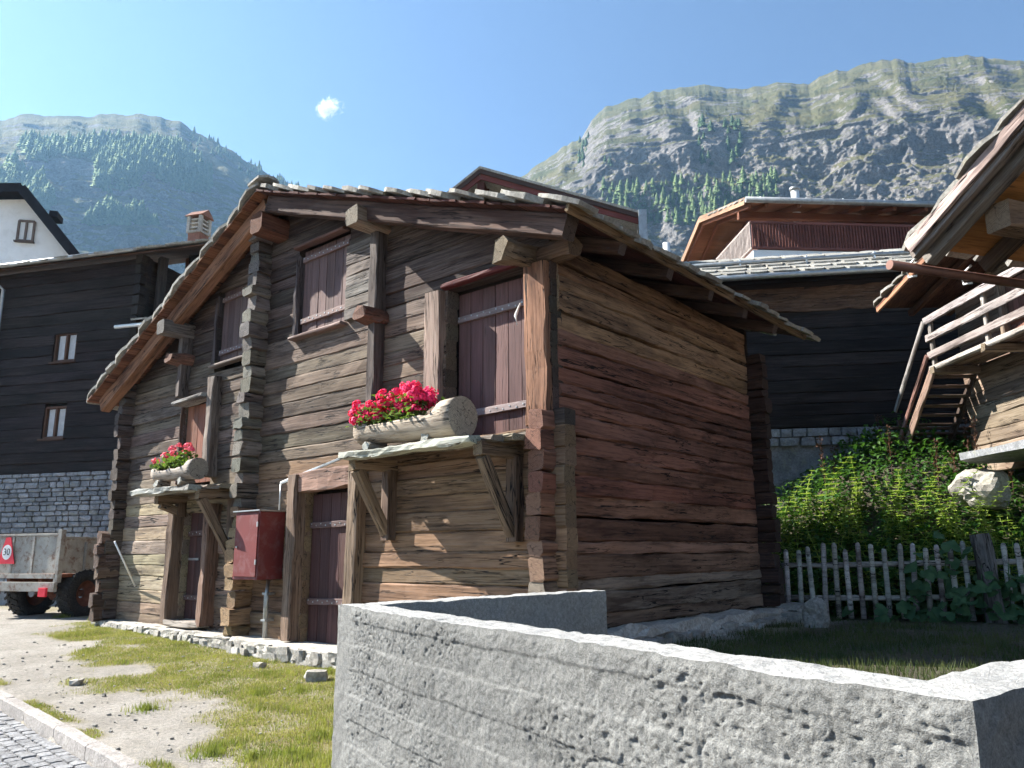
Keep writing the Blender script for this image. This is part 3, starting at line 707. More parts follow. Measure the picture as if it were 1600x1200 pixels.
def geraniums(tr, x0, x1, y0, z0, nh, hts, rad_, mat, label, nleaf, spread, petal, dens):
    g = thing('geraniums', (tr.matrix_local.translation.x, y0, z0), label, 'flowers')
    def fn(n):
        x = rng.uniform(x0, x1, n); return np.stack([x, y0 + rng.normal(0, spread * .7, n), z0 + rng.uniform(0, .75, n) ** 1.2 * dens(x)], 1)
    V, F = leaf_cloud(nleaf, fn, (.05, .1), (.05, .09), .8)
    obj('foliage', mesh('foliage', V, F, M['leaf_geranium']), g)
    ms = [blossom_mesh('blossom_head', rad_ * s, M[petal]) for s in (.7, .85, 1.0, 1.15)]
    for i in range(nh):
        x = x0 - .03 + (x1 - x0 + .06) * (i + random.uniform(.1, .9)) / nh; h = dens(np.array([x]))[0] * random.uniform(*hts)
        y = y0 + random.uniform(-spread, spread * .6)
        obj('blossom_head', random.choice(ms), g, Matrix.Translation((x, y, z0 + h)) @ Matrix.Rotation(random.uniform(0, 6), 4, 'Z'))
    sv, sf = [], []
    return g
TR = trough(-1.78, 2.93, 1.75, .16, .24, -.5, 'pale thick log trough full of red geraniums on the right ledge', rad(0))
TL = trough(-7.35, 2.8, 1.35, .13, .17, -.5, 'slim grey log trough with few pink geraniums on the left ledge', rad(0))
geraniums(TR, -2.62, -1.45, -.5, 3.12, 120, (.3, 1.05), .075, 'petal_red', 'dense mass of crimson red geraniums in the thick log trough', 600, .2, 'petal_red', lambda x: .20 + .2 * sstep(-2.65, -2.1, np.asarray(x, float)) + .05 * np.sin(np.asarray(x) * 9))
geraniums(TL, -8.0, -6.95, -.5, 2.98, 11, (.75, 1.3), .075, 'petal_pink', 'sparse pink geraniums in the slim log trough by the upper left door', 420, .12, 'petal_pink', lambda x: .1 + .26 * sstep(-8.1, -7.0, np.asarray(x, float)))

# ------------------------------------------------------------------ red cabinet with pipe
cb = thing('electric_cabinet', (-5.3, -.2, 1.2), 'tall dark red metal meter cabinet on the barn front', 'cabinet')
box('housing', (-5.62, -.42, 1.24), (-4.98, -.005, 2.2), M['red_paint'], cb, None, Matrix(), .012)
box('door', (-5.59, -.436, 1.28), (-5.01, -.421, 2.16), M['red_paint'], cb, None, Matrix(), .006)
box('top_plate', (-5.65, -.46, 2.203), (-4.95, -.005, 2.222), M['metal_grey'], cb, None, Matrix(), .004)
for z in (1.45, 1.98): box('hinge', (-5.02, -.452, z), (-4.99, -.437, z + .07), M['metal_grey'], cb, None, Matrix(), .003)
tube('lock', [(-5.52, -.437, 1.7), (-5.52, -.452, 1.7)], .016, M['metal_grey'], cb, 8)
tube('conduit', [(-5.18, -.1, 1.235), (-5.18, -.12, 1.0), (-5.16, -.12, .42)], .035, M['metal_grey'], cb, 10)
for z in (.65, 1.02): box('clip', (-5.23, -.16, z), (-5.12, -.01, z + .03), M['metal_grey'], cb, None, Matrix(), .004)
tube('feed_pipe', [(-5.02, -.08, 2.225), (-5.02, -.08, 2.62)], .018, M['metal_grey'], cb, 8)
# leaning white stick by the left corner
tube_o = tube('metal_stay', [on_y(179, 846, -.5), on_y(211, 916, -.04)], .016, M['metal_white'], None, 8)
tag(tube_o, 'thin pale metal stay leaning on the left barn corner', 'rod')

# ------------------------------------------------------------------ trailer
c0 = at(92, 890, 16.6)
ang = math.atan2(F0.y, F0.x) - rad(20) - math.pi / 2
tl = thing('farm_trailer', (c0.x, c0.y, .3), 'old metal farm trailer with red speed triangle behind the barn', 'trailer', ang)
T = wmat(tl); Lx = -2.25; H0, H1 = .93, 1.72
def tbox(n, lo, hi, m, p=tl, ch=.008): return box(n, lo, hi, M[m], p, None, T, ch)
tg = tbox('tailgate', (Lx, -.03, H0), (-.03, .01, H1 - .02), 'trailer_metal')
for x in (Lx + .02, -1.35, -.75): tbox('rib', (x, -.055, H0), (x + .05, -.031, H1 - .03), 'trailer_metal', tg)
tbox('top_rail', (Lx, -.06, H1 - .018), (-.03, .02, H1 + .03), 'trailer_metal', tg); tbox('bottom_rail', (Lx, -.075, H0 - .1), (-.03, -.0, H0 - .003), 'trailer_metal')
sd = tbox('side_panel', (-.03, .06, H0), (.01, 3.2, H1 - .08), 'trailer_metal')
tbox('rust_panel', (.011, .95, H0 + .02), (.02, 3.1, H1 - .1), 'rust', sd); tbox('side_rail', (-.035, .05, H1 - .078), (.03, 3.2, H1 - .04), 'trailer_metal', sd)
for y in (.55, .9): tbox('latch', (.012, y, H0 + .05), (.05, y + .05, H1 - .15), 'metal_grey', sd)
tbox('side_panel', (Lx, .03, H0), (Lx + .04, 3.2, H1 - .08), 'trailer_metal'); tbox('corner_post', (-.06, -.06, H0 - .18), (.04, .05, H1 + .1), 'trailer_metal')
tbox('floor', (Lx + .02, .0, H0 - .08), (-.02, 3.2, H0 - .01), 'rust'); tbox('rear_bar', (Lx + .3, -.12, H0 - .36), (.05, -.04, H0 - .17), 'trailer_metal')
for x in (-1.7, -.3): lp = tbox('tail_lamp', (x, -.18, H0 - .46), (x + .2, -.125, H0 - .28), 'red_sign'); tbox('lamp_bracket', (x + .03, -.12, H0 - .42), (x + .17, -.04, H0 - .3), 'rust')
for x in (-1.45, -.55): tbox('chassis_beam', (x, .0, H0 - .22), (x + .1, 3.1, H0 - .085), 'rust')
def wheel(x, y):
    w = part('wheel', tl); r, wd = .5, .36
    prof = [(.27, -wd * .5), (.40, -wd * .53), (.46, -wd * .46), (r, -wd * .3), (r, wd * .3), (.46, wd * .46), (.40, wd * .53), (.27, wd * .5)]
    n = 36; V = []; F = []
    for i in range(n):
        a = 2 * math.pi * i / n
        for q, (rr, xx) in enumerate(prof): V.append((x + xx, y + math.cos(a) * rr, .5 + math.sin(a) * rr))
    k = len(prof)
    for i in range(n):
        for q in range(k): F.append((i * k + q, i * k + (q + 1) % k, ((i + 1) % n) * k + (q + 1) % k, ((i + 1) % n) * k + q))
    ty = obj('tyre', mesh('tyre', V, F, M['rubber'], smooth=True), w, T)
    V, F = [], []
    for i in range(22):      # chevron lugs
        for sgn in (-1, 1):
            a0 = 2 * math.pi * (i + (.5 if sgn > 0 else 0)) / 22; o0 = len(V)
            for (da, xx) in ((0, .02 * sgn), (.09, .02 * sgn), (.28, wd * .52 * sgn), (.17, wd * .52 * sgn)):
                for rr in (r - .03, r + .028 - (.03 if abs(xx) > .1 else 0)):
                    V.append((x + xx, y + math.cos(a0 + da) * rr, .5 + math.sin(a0 + da) * rr))
            F += [tuple(o0 + q for q in t) for t in ((1, 3, 5, 7), (0, 1, 3, 2), (2, 3, 5, 4), (4, 5, 7, 6), (6, 7, 1, 0))]
    obj('tread', mesh('tread', V, F, M['rubber']), w, T)
    V, F = [], []
    rim = [(.285, -wd * .48), (.25, -wd * .2), (.1, -.03), (.1, .03), (.25, wd * .2), (.285, wd * .48)]
    for i in range(24):
        a = 2 * math.pi * i / 24
        for rr, xx in rim: V.append((x + xx, y + math.cos(a) * rr, .5 + math.sin(a) * rr))
    for i in range(24):
        for q in range(5): F.append((i * 6 + q, i * 6 + q + 1, ((i + 1) % 24) * 6 + q + 1, ((i + 1) % 24) * 6 + q))
    obj('rim', mesh('rim', V, F, M['rust'], smooth=True), w, T)
wheel(-1.55, .7); wheel(-.12, .7)
def ttube(n, pts, r, m): return tube(n, [T @ Vector(p) for p in pts], r, M[m], tl, 12)
ttube('axle', [(-1.5, .8, .5), (-1.05, .8, .5), (-1.0, .8, .5), (-.7, .8, .5), (-.65, .8, .5), (-.2, .8, .5)], [.07, .07, .16, .16, .07, .07], 'rust')
sg = obj('speed_triangle', mesh('speed_triangle', [(-1.7, -.062, H0 + .2), (-1.2, -.062, H0 + .2), (-1.38, -.062, H1 - .04), (-1.52, -.062, H1 - .04), (-1.7, -.074, H0 + .2), (-1.2, -.074, H0 + .2), (-1.38, -.074, H1 - .04), (-1.52, -.074, H1 - .04)], [(4, 5, 6, 7), (3, 2, 1, 0), (0, 1, 5, 4), (1, 2, 6, 5), (2, 3, 7, 6), (3, 0, 4, 7)], M['red_sign']), tl, T)
ds = [(-1.45 + .135 * math.cos(2 * math.pi * i / 28), -.078, H0 + .44 + .155 * math.sin(2 * math.pi * i / 28)) for i in range(28)]
obj('disc', mesh('disc', ds + [(p[0], -.0745, p[2]) for p in ds], [tuple(range(28)), tuple(range(55, 27, -1))] + [(i, 28 + i, 28 + (i + 1) % 28, (i + 1) % 28) for i in range(28)], M['white_paint']), sg, T)
fc = bpy.data.curves.new('numeral', 'FONT'); fc.body = '30'; fc.size = .2; fc.align_x = 'CENTER'; fc.align_y = 'CENTER'; fc.extrude = .001; fc.materials.append(M['black_paint'])
tmp = bpy.data.objects.new('numeral_curve', fc); nme = bpy.data.meshes.new_from_object(tmp); bpy.data.objects.remove(tmp)
obj('numeral', nme, sg, T @ Matrix.Translation((-1.45, -.081, H0 + .44)) @ Matrix.Rotation(math.pi / 2, 4, 'X'))

# ------------------------------------------------------------------ generic house pieces
def local(mw): return lambda p: mw @ Vector(p)
def log_wall(name, parent, mw, x0, x1, y, z0, z1, hs, col, mat, openings=(), top=None):
    """stacked logs along local x at depth y"""
    wp = part(name, parent); z = z0; q = local(mw); upv = (0, 0, 1)
    while z < z1 - .03:
        h = min(random.uniform(*hs), z1 - z); zc = z + h / 2; cur = [(x0, x1)]
        for (a, c, e, f_) in openings:
            if e < zc < f_:
                cur = [s for (p, r) in cur for s in ((p, min(r, a)), (max(p, c), r)) if s[1] - s[0] > .05]
        for (p, r) in cur:
            if top: p, r = max(p, top(zc)[0]), min(r, top(zc)[1])
            if r - p < .1: continue
            dy = random.uniform(-.015, .015)
            timber('log', q((p, y + dy, zc)), q((r, y + dy, zc)), .18, h + .004, M[mat], wp, vary(col, .25, .06), seg=.5, jit=.008, ch=.025)
        z += h
    return wp
def window(parent, mw, x0, x1, y, z0, z1, fcol, curtain=True, wide=.06, mull=True):
    w = part('window', parent); q = local(mw)
    for (a, c) in (((x0, y, (z0)), (x1, y, z0)), ((x0, y, z1), (x1, y, z1))): timber('frame', q(a), q(c), .1, wide, M['wood_board'], w, fcol, jit=.001, ch=.005)
    for x in ((x0, x1, (x0 + x1) / 2) if mull else (x0, x1)): timber('frame', q((x, y - .002, z0)), q((x, y - .002, z1)), wide, .1, M['wood_board'], w, fcol, up=mw.to_3x3() @ Vector((0, 1, 0)), jit=.001, ch=.005)
    timber('sill', q((x0 - .08, y - .07, z0 - .06)), q((x1 + .08, y - .07, z0 - .06)), .16, .05, M['wood_board'], w, tuple(.7 * k_ for k_ in fcol), jit=.001, ch=.005)
    box('pane', (x0, y + .03, z0), (x1, y + .04, z1), M['glass'], w, None, mw, 0)
    if curtain:
        for a, c in ((x0 + .06, (x0 + x1) / 2 - .05), ((x0 + x1) / 2 + .05, x1 - .06)):
            n = 12; V = []; F = []
            for i in range(n + 1):
                for z in (z0 + .05, z1 - .04): V.append((a + (c - a) * i / n, y + .022 + .006 * math.sin(i * 1.9), z))
            F = [(2 * i, 2 * i + 2, 2 * i + 3, 2 * i + 1) for i in range(n)]
            obj('curtain', mesh('curtain', V, F, M['curtain'], smooth=True), w, mw)
    return w
def slab_roof(parent, mw, p0, ex, dn, lx, ly, sp=.45, name='roof', edge=True, boards='wood_dark', bcol=(.1, .06, .045)):
    """stone plates on a plane: p0 upper corner, ex unit along the eave, dn unit down the slope (local)"""
    rf = part(name, parent); ex, dn, p0 = Vector(ex).normalized(), Vector(dn).normalized(), Vector(p0); nn = ex.cross(dn)
    if nn.z < 0: nn = -nn
    V0, F0_ = [], []; nr = max(2, int(ly / sp)); sp = ly / nr
    for r in range(nr):
        x = random.uniform(-.12, 0); first = True
        while x < lx - .1:
            w = min(random.uniform(.4, .75), lx - x + .1); V, F = slab_mesh('s', w, sp * 1.5, random.uniform(.04, .065), None)
            c = p0 + ex * (x + w / 2) + dn * ((r + .5) * sp + .05) + nn * random.uniform(0, .02)
            yv = (dn * math.cos(.07) + nn * math.sin(.07)).normalized(); zv = (nn * math.cos(.07) - dn * math.sin(.07)); xv = yv.cross(zv)
            m = mw @ Matrix(((xv.x, yv.x, zv.x, c.x), (xv.y, yv.y, zv.y, c.y), (xv.z, yv.z, zv.z, c.z), (0, 0, 0, 1)))
            last = x + w >= lx - .1
            if edge and (r == nr - 1 or first or last): obj('roof_slab', mesh('roof_slab', V, F, M['slate']), rf, m)
            else:
                o0 = len(V0); V0 += [m @ Vector(v) for v in V]; F0_ += [tuple(o0 + i for i in f) for f in F]
            x += w - .02; first = False
    if V0: tag(obj('slabs_within', mesh('slabs_within', V0, F0_, M['slate']), rf), kind='stuff')
    a = [p0 - nn * .05, p0 + ex * lx - nn * .05, p0 + ex * lx + dn * ly - nn * .05, p0 + dn * ly - nn * .05]; bb = [q - nn * .04 for q in a]
    obj('soffit', mesh('soffit', a + bb, [(0, 1, 2, 3), (7, 6, 5, 4), (0, 4, 5, 1), (1, 5, 6, 2), (2, 6, 7, 3), (3, 7, 4, 0)], M[boards]), rf, mw, bcol)
    return rf
def rot_from(x_dir, origin):
    a = math.atan2(x_dir.y, x_dir.x); return a, Matrix.Translation(origin) @ Matrix.Rotation(a, 4, 'Z')

# ------------------------------------------------------------------ dark house on the left
xd = R0 * .965 - F0 * .264
o_ = at(212, 600, 20); lh = thing('timber_house', (o_.x, o_.y, .2), 'blackened timber house on a grey stone base at the left edge', 'house', math.atan2(xd.y, xd.x))
Q = wmat(lh); zl = lambda z: z - .2
def lx(u, v): 
    r = ray(u, v); q = Q.inverted() @ CAM; d = (Q.inverted().to_3x3() @ r); t = -q.y / d.y; p = q + d * t; return p.x, p.z
w1a, w1b = lx(80, 566), lx(121, 517); w2a, w2b = lx(63, 686), lx(104, 633)
_, zs = lx(100, 738); _, ze = lx(100, 418)
ops = [(w1a[0], w1b[0], w1a[1], w1b[1]), (w2a[0], w2b[0], w2a[1], w2b[1])]
log_wall('front_wall', lh, Q, -5.5, 0, .1, zs, ze, (.24, .34), (.036, .028, .026), 'wood_dark', ops)
log_wall('side_wall', lh, Q @ Matrix.Rotation(math.pi / 2, 4, 'Z'), 0, 5, .1, zs, ze, (.24, .34), (.05, .036, .03), 'wood_dark')
for zz_ in np.arange(zs, ze - .1, .29):
    timber('log_end', Q @ Vector((-.1, -.2, zz_ + .14)), Q @ Vector((-.1, .1, zz_ + .14)), .2, .25, M['wood_dark'], lh, vary((.05, .04, .036), .3), jit=.012, seg=.1)
for (a, c, e, f_) in ops: window(lh, Q, a + .03, c - .03, .1, e + .03, f_ - .03, (.13, .07, .045))
bs = part('stone_base', lh); box('core', (-5.5, .06, -.3), (.02, 5, zs), M['wallstone'], bs, None, Q, .01)
z = -.1
while z < zs - .06:
    h = random.uniform(.09, .17); x = -5.4 + random.uniform(0, .2)
    h = min(h, zs - z)
    while x < .02:
        w = random.uniform(.18, .5); me = stone_mesh('wall_stone', min(w, .04 - x + .1) - .015, .16, h - .015, M['wallstone'], .1, .24)
        if z > .5: obj('wall_stone', me, bs, Q @ Matrix.Translation((x + w / 2, .03 + random.uniform(-.015, .015), z + h / 2)))
        x += w
    z += h
zr0 = ze + .1
slab_roof(lh, Q, (-6, 3.4, zr0 + 1.25), (1, 0, 0), (0, -3.9, -1.35), 9.2, 4.15, .5)
tube('gutter', [Q @ Vector((-6, -.62, zr0 - .12)), Q @ Vector((.1, -.62, zr0 - .12))], .06, M['metal_grey'], lh)
gx0 = lx(12, 440)[0]
tube('downpipe', [Q @ Vector((gx0 - .25, -.6, zr0 - .15)), Q @ Vector((gx0, -.1, zr0 - .6)), Q @ Vector((gx0 - .02, -.06, 1.0))], .045, M['metal_grey'], lh)
# set-back right hand part under the same roof
log_wall('recessed_wall', lh, Q, .1, 3.3, 1.6, zs, ze + .85, (.24, .34), (.05, .038, .035), 'wood_dark')
window(lh, Q, 1.25, 2.0, 1.5, ze - 1.6, ze - .75, (.2, .09, .06), False)
timber('loggia_post', Q @ Vector((.25, .3, zs)), Q @ Vector((.25, .3, ze + .05)), .2, .2, M['wood_dark'], lh, (.06, .05, .045), up=(1, 0, 0))
pr_ = slab_roof(lh, Q, (-.2, 1.6, ze - 1.15), (1, 0, 0), (0, -2.0, -.75), 3.2, 1.9, .45, 'porch_roof', bcol=(.12, .1, .09))
tube('porch_gutter', [Q @ Vector((-.5, -.36, ze - 2.02)), Q @ Vector((2.9, -.36, ze - 2.02))], .05, M['metal_white'], lh)
box('leak_backing', (-5.4, .2, zs), (-.05, .28, ze), M['wood_dark'], lh, (.02, .02, .02), Q, 0)  # added backing that keeps light from leaking past the window openings
# chimney
cx = Q.inverted() @ at(309, 380, 22.4)
ch = part('chimney', lh); CX = Q @ Matrix.Translation((cx.x, cx.y, cx.z - .12))
box('shaft', (-.21, -.21, -1.2), (.21, .21, .38), M['brick_red'], ch, None, CX)
box('cap_block', (-.25, -.25, .385), (.25, .25, .45), M['cement'], ch, None, CX)
for x in (-.2, .2):
    for y in (-.2, .2): box('pier', (x - .05, y - .05, .452), (x + .05, y + .05, .92), M['cement'], ch, None, CX)
for z in (.53, .66, .79): box('louvre', (-.22, -.22, z), (.22, .22, z + .05), M['cement'], ch, None, CX)
obj('hood', mesh('hood', [(-.3, -.3, .925), (.3, -.3, .925), (.3, .3, .925), (-.3, .3, .925), (-.3, 0, 1.17), (.3, 0, 1.17)], [(0, 3, 2, 1), (0, 1, 5, 4), (2, 3, 4, 5), (0, 4, 3), (1, 2, 5)], M['brick_red']), ch, CX)

# ------------------------------------------------------------------ white house far left
o_ = at(62, 410, 29); xd = R0 * .97 + F0 * .24
wh = thing('white_house', (o_.x, o_.y, 0), 'white plastered gable house with black verge boards at upper left', 'house', math.atan2(xd.y, xd.x)); Q = wmat(wh)
def onw(u, v, y):
    q = Q.inverted() @ CAM; d = Q.inverted().to_3x3() @ ray(u, v); return q + d * ((y - q.y) / d.y)
ra, rb = onw(33, 292, -.7), onw(119, 400, -.7)
ap = Vector((ra.x, 0, ra.z)); sl = (ra.z - rb.z) / (rb.x - ra.x); xr = rb.x - .45; ze = ap.z - sl * (xr - ap.x) - .2
zl_ = ap.z - sl * (xr - ap.x) * 1.15
V = [(2 * ap.x - xr, 0, 0), (xr, 0, 0), (xr, 0, ze), (ap.x, 0, ap.z - .2), (2 * ap.x - xr, 0, ap.z - .2 - .12 * (xr - ap.x))]
obj('wall', mesh('wall', V + [(x, 9, z) for x, y, z in V], [(0, 1, 2, 3, 4), (9, 8, 7, 6, 5), (1, 6, 7, 2), (0, 4, 9, 5)], M['plaster']), wh, Q)
for sgn in (1, -1):
    e = Vector((ap.x + sgn * (xr + .55 - ap.x), 0, ap.z - (sl if sgn > 0 else .12) * (xr + .55 - ap.x)))
    timber('verge_board', Q @ Vector((ap.x, -.7, ap.z - .02)), Q @ Vector((e.x, -.7, e.z - .02)), .05, .36, M['black_board'], wh, (1, 1, 1), jit=.001, ch=.004)
    dd = (e - ap); a4 = [ap + Vector((0, -.66, .12)), e + Vector((0, -.66, .12)), e + Vector((0, 9.5, .12)), ap + Vector((0, 9.5, .12))]; bb = [p - Vector((0, 0, .2)) for p in a4]
    obj('roof', mesh('roof', a4 + bb, [(0, 1, 2, 3), (7, 6, 5, 4), (0, 4, 5, 1), (1, 5, 6, 2), (2, 6, 7, 3), (3, 7, 4, 0)], M['black_board']), wh, Q)
pw = onw(41, 361, 0)
window(wh, Q, pw.x - .27, pw.x + .27, -.02, pw.z - .42, pw.z + .4, (.25, .2, .17), False, .08)
timber('purlin_end', Q @ Vector((ap.x + 1.2, -.6, ap.z - .95)), Q @ Vector((ap.x + 1.2, .1, ap.z - .95)), .3, .25, M['black_board'], wh, (1, 1, 1), jit=.002)

# ------------------------------------------------------------------ dark red chalet behind the barn roof
apx = at(750, 262, 20); xd = R0 * .99 - F0 * .12
mc = thing('red_chalet', (apx.x, apx.y, 3), 'dark red chalet gable rising behind the barn roof', 'house', math.atan2(xd.y, xd.x)); Q = wmat(mc); ap = Q.inverted() @ apx; ap.y = 0
rr = Q.inverted() @ at(998, 332, 19.5); rl = Q.inverted() @ at(640, 345, 20.1)
sr_, sl_ = (ap.z - rr.z) / (rr.x - ap.x), (ap.z - rl.z) / (ap.x - rl.x); xl_ = -2.6
for sgn, s_, xe in ((1, sr_, rr.x), (-1, sl_, xl_)):
    e = Vector((xe, 0, ap.z - s_ * abs(xe - ap.x)))
    a4 = [ap + Vector((0, -.05, .03)), e + Vector((0, -.05, .03)), e + Vector((0, 6, .03)), ap + Vector((0, 6, .03))]; bb = [p - Vector((0, 0, .07)) for p in a4]
    obj('roof', mesh('roof', a4 + bb, [(0, 1, 2, 3), (7, 6, 5, 4), (0, 4, 5, 1), (1, 5, 6, 2), (2, 6, 7, 3), (3, 7, 4, 0)], M['slate']), mc, Q)
    for k_, (dz, w_, c_) in enumerate(((.1, .13, (.075, .055, .05)), (.245, .16, (.16, .05, .045)))):
        timber('verge_board', Q @ (ap + Vector((0, .0 + .05 * k_, -dz))), Q @ (e + Vector((0, .0 + .05 * k_, -dz))), .04, w_, M['wood_board'], mc, c_, jit=.001, ch=.004)
log_wall('gable_wall', mc, Q, -2.4, 2.9, .9, 0, ap.z - .2, (.2, .26), (.13, .045, .04), 'wood_red', (), lambda z: (ap.x - (ap.z - .3 - z) / sl_, ap.x + (ap.z - .3 - z) / sr_))
timber('purlin', Q @ Vector((ap.x, .12, ap.z - .5)), Q @ Vector((ap.x, 5, ap.z - .5)), .2, .3, M['wood_red'], mc, (.12, .05, .045))
box('side_wall', (2.72, 1.05, 0), (2.88, 5.6, rr.z - .05), M['wood_dark'], mc, (.1, .05, .045), Q)
g0 = Q.inverted() @ at(994, 375, 19.5)
tube('gutter', [Q @ Vector((rr.x + .08, -.1, rr.z - .05)), Q @ Vector((rr.x + .08, 6, rr.z - .05))], .075, M['metal_grey'], mc)
box('rain_chute', (rr.x - .02, -.14, rr.z - 1.25), (rr.x + .2, .02, rr.z + .03), M['metal_grey'], mc, None, Q, .03)

# ------------------------------------------------------------------ brown chalet with balcony behind
k0 = at(1165, 312, 24); k1 = at(1440, 327, 24.45); xd = Vector((k1.x - k0.x, k1.y - k0.y, 0)).normalized()
rc = thing('balcony_chalet', (k0.x, k0.y, 4), 'brown chalet with slatted balcony and grey gutter behind the dark barn', 'house', math.atan2(xd.y, xd.x)); Q = wmat(rc)
K = Q.inverted() @ k0; ez = K.z; rl_ = 4.6; rs = .3
slab_roof(rc, Q, (0, rl_, ez + rl_ * rs), (1, 0, 0), (0, -1, -rs), 8.5, rl_ * math.hypot(1, rs), .5, boards='wood_board', bcol=(.3, .13, .07))
a4 = [Vector((0, rl_, ez + rl_ * rs - .05)), Vector((8.5, rl_, ez + rl_ * rs - .05)), Vector((8.5, 2 * rl_, ez - .05)), Vector((0, 2 * rl_, ez - .05))]; bb = [p - Vector((0, 0, .08)) for p in a4]
obj('rear_roof', mesh('rear_roof', a4 + bb, [(0, 1, 2, 3), (7, 6, 5, 4), (0, 4, 5, 1), (1, 5, 6, 2), (2, 6, 7, 3), (3, 7, 4, 0)], M['wood_board']), rc, Q, (.3, .13, .07))
for (ya, za, yb, zb) in ((0, ez, rl_, ez + rl_ * rs), (2 * rl_, ez, rl_, ez + rl_ * rs)):
    timber('verge_board', Q @ Vector((-.03, ya, za - .05)), Q @ Vector((-.03, yb, zb - .05)), .04, .24, M['wood_board'], rc, (.42, .25, .16), jit=.001, ch=.004)
    timber('verge_rafter', Q @ Vector((.12, ya, za - .2)), Q @ Vector((.12, yb, zb - .2)), .1, .16, M['wood_board'], rc, (.3, .12, .07), jit=.001)
    for q in range(6):
        timber('rafter', Q @ Vector((.7 + q * 1.1, ya, za - .17)), Q @ Vector((.7 + q * 1.1, yb, zb - .17)), .1, .14, M['wood_board'], rc, (.28, .11, .065), jit=.001, seg=2)
tube('gutter', [Q @ Vector((-.05, -.12, ez - .05)), Q @ Vector((8.4, -.12, ez - .05))], .1, M['metal_grey'], rc)
timber('eave_beam', Q @ Vector((.1, 1.0, ez - .12)), Q @ Vector((8.0, 1.0, ez - .12)), .2, .25, M['wood_board'], rc, (.26, .1, .06))
box('upper_wall', (1.1, 1.95, ez - 3.6), (8.2, 2.1, ez + .3), M['wood_red'], rc, (.16, .06, .045), Q)
box('gable_wall', (1.1, 2.1, ez - 3.6), (1.25, 7.6, ez + .5), M['wood_red'], rc, (.2, .08, .05), Q)
rb_ = Q.inverted() @ at(1172, 344, 23.9); rbt = Q.inverted() @ at(1172, 384, 23.9); zt_, zb_ = rb_.z, rbt.z
bal = part('balcony', rc); BX = .12
for (a, c, n) in (((BX, .05), (7.6, .05), 74), ((BX, .05), (BX, 3.4), 30)):
    for z in (zb_, zt_): timber('rail', Q @ Vector((a[0], a[1], z)), Q @ Vector((c[0], c[1], z)), .06, .09, M['wood_board'], bal, (.24, .09, .07) if n > 40 else (.4, .33, .3), jit=.001)
    for i in range(n):
        t = (i + .5) / n; x, y = a[0] + (c[0] - a[0]) * t, a[1] + (c[1] - a[1]) * t
        box('slat', (x - .026, y - .026, zb_ + .01), (x + .026, y + .026, zt_ - .03), M['wood_board'], bal, (.2, .075, .06) if n > 40 else (.42, .36, .33), Q, 0)
box('parapet', (BX + .04, .08, zb_ - 1.0), (7.6, .2, zb_ - .06), M['plaster'], bal, None, Q); box('parapet', (BX + .04, .21, zb_ - 1.0), (BX + .16, 3.4, zb_ - .06), M['plaster'], bal, None, Q)
box('floor', (BX + .17, .21, zb_ - .9), (7.6, 3.4, zb_ - .7), M['plaster'], bal, None, Q)
fl = Q.inverted() @ at(1242, 300, 26)
tube('flue', [Q @ Vector((fl.x, fl.y, fl.z - 1.2)), Q @ Vector((fl.x, fl.y, fl.z + .05))], .14, M['metal_white'], rc); tube('flue_cap', [Q @ Vector((fl.x, fl.y, fl.z + .06)), Q @ Vector((fl.x, fl.y, fl.z + .16))], .18, M['metal_grey'], rc)
for u in (1188, 1262, 1322, 1390):
    q = Q.inverted() @ at(u, 308, 24.2); tube('snow_hook', [Q @ Vector((q.x, .15, ez + .02)), Q @ Vector((q.x, .15, ez + .2))], .03, M['metal_white'], rc, 6)
fp = at(1042, 398, 21); st_ = tube('stove_pipe', [(fp.x, fp.y, fp.z - 3), (fp.x, fp.y, fp.z + .35)], .1, M['metal_white']); tag(st_, 'shiny steel stove pipe between the two chalet roofs', 'chimney')
# ------------------------------------------------------------------ dark barn behind the garden
d0 = at(1085, 436, 18); d1 = at(1445, 416, 17.2); xd = Vector((d1.x - d0.x, d1.y - d0.y, 0)).normalized()
db = thing('dark_barn', (d0.x, d0.y, 3), 'black timber barn with slab roof behind the garden slope', 'barn', math.atan2(xd.y, xd.x)); Q = wmat(db)
K = Q.inverted() @ d0; ez = K.z; zb_ = (Q.inverted() @ at(1300, 665, 18)).z
log_wall('front_wall', db, Q, -2.5, 7, .75, zb_, ez + .3, (.24, .34), (.036, .027, .025), 'wood_dark')
for z in (ez - .3, ez - .6): timber('plate_log', Q @ Vector((-2.5, .7, z)), Q @ Vector((7, .7, z)), .16, .3, M['wood_old'], db, (.16, .085, .05), jit=.02, seg=.3)
slab_roof(db, Q, (-3, 2.2, ez + 1.26), (1, 0, 0), (0, -2.2, -1.21), 10.2, 2.5, .5)
tube('gutter', [Q @ Vector((-3, -.1, ez - .06)), Q @ Vector((7, -.1, ez - .06))], .075, M['metal_grey'], db)
tube('snow_pole', [Q @ Vector((-3, .9, ez + .66)), Q @ Vector((7, .9, ez + .68))], .05, M['metal_grey'], db)
for x in np.arange(-2, 7, 1.6): box('pole_hook', (x, .86, ez + .45), (x + .04, .94, ez + .75), M['metal_white'], db, None, Q, .004)
box('base_wall', (-2.5, .72, zb_ - 1.6), (7, 1.1, zb_ - .005), M['wallstone'], db, None, Q)
for r in range(2):
    x = .2
    while x < 5.6:
        w = random.uniform(.2, .5); obj('base_stone', stone_mesh('base_stone', w - .02, .2, .2, M['wallstone'], .1, .2), db, Q @ Matrix.Translation((x + w / 2, .7, zb_ - .12 - r * .21))); x += w
for y, z in ((4.5, 0),): box('rear_wall', (-2.5, y, zb_), (7, y + .1, ez + .3), M['wood_dark'], db, (.03, .03, .03), Q)
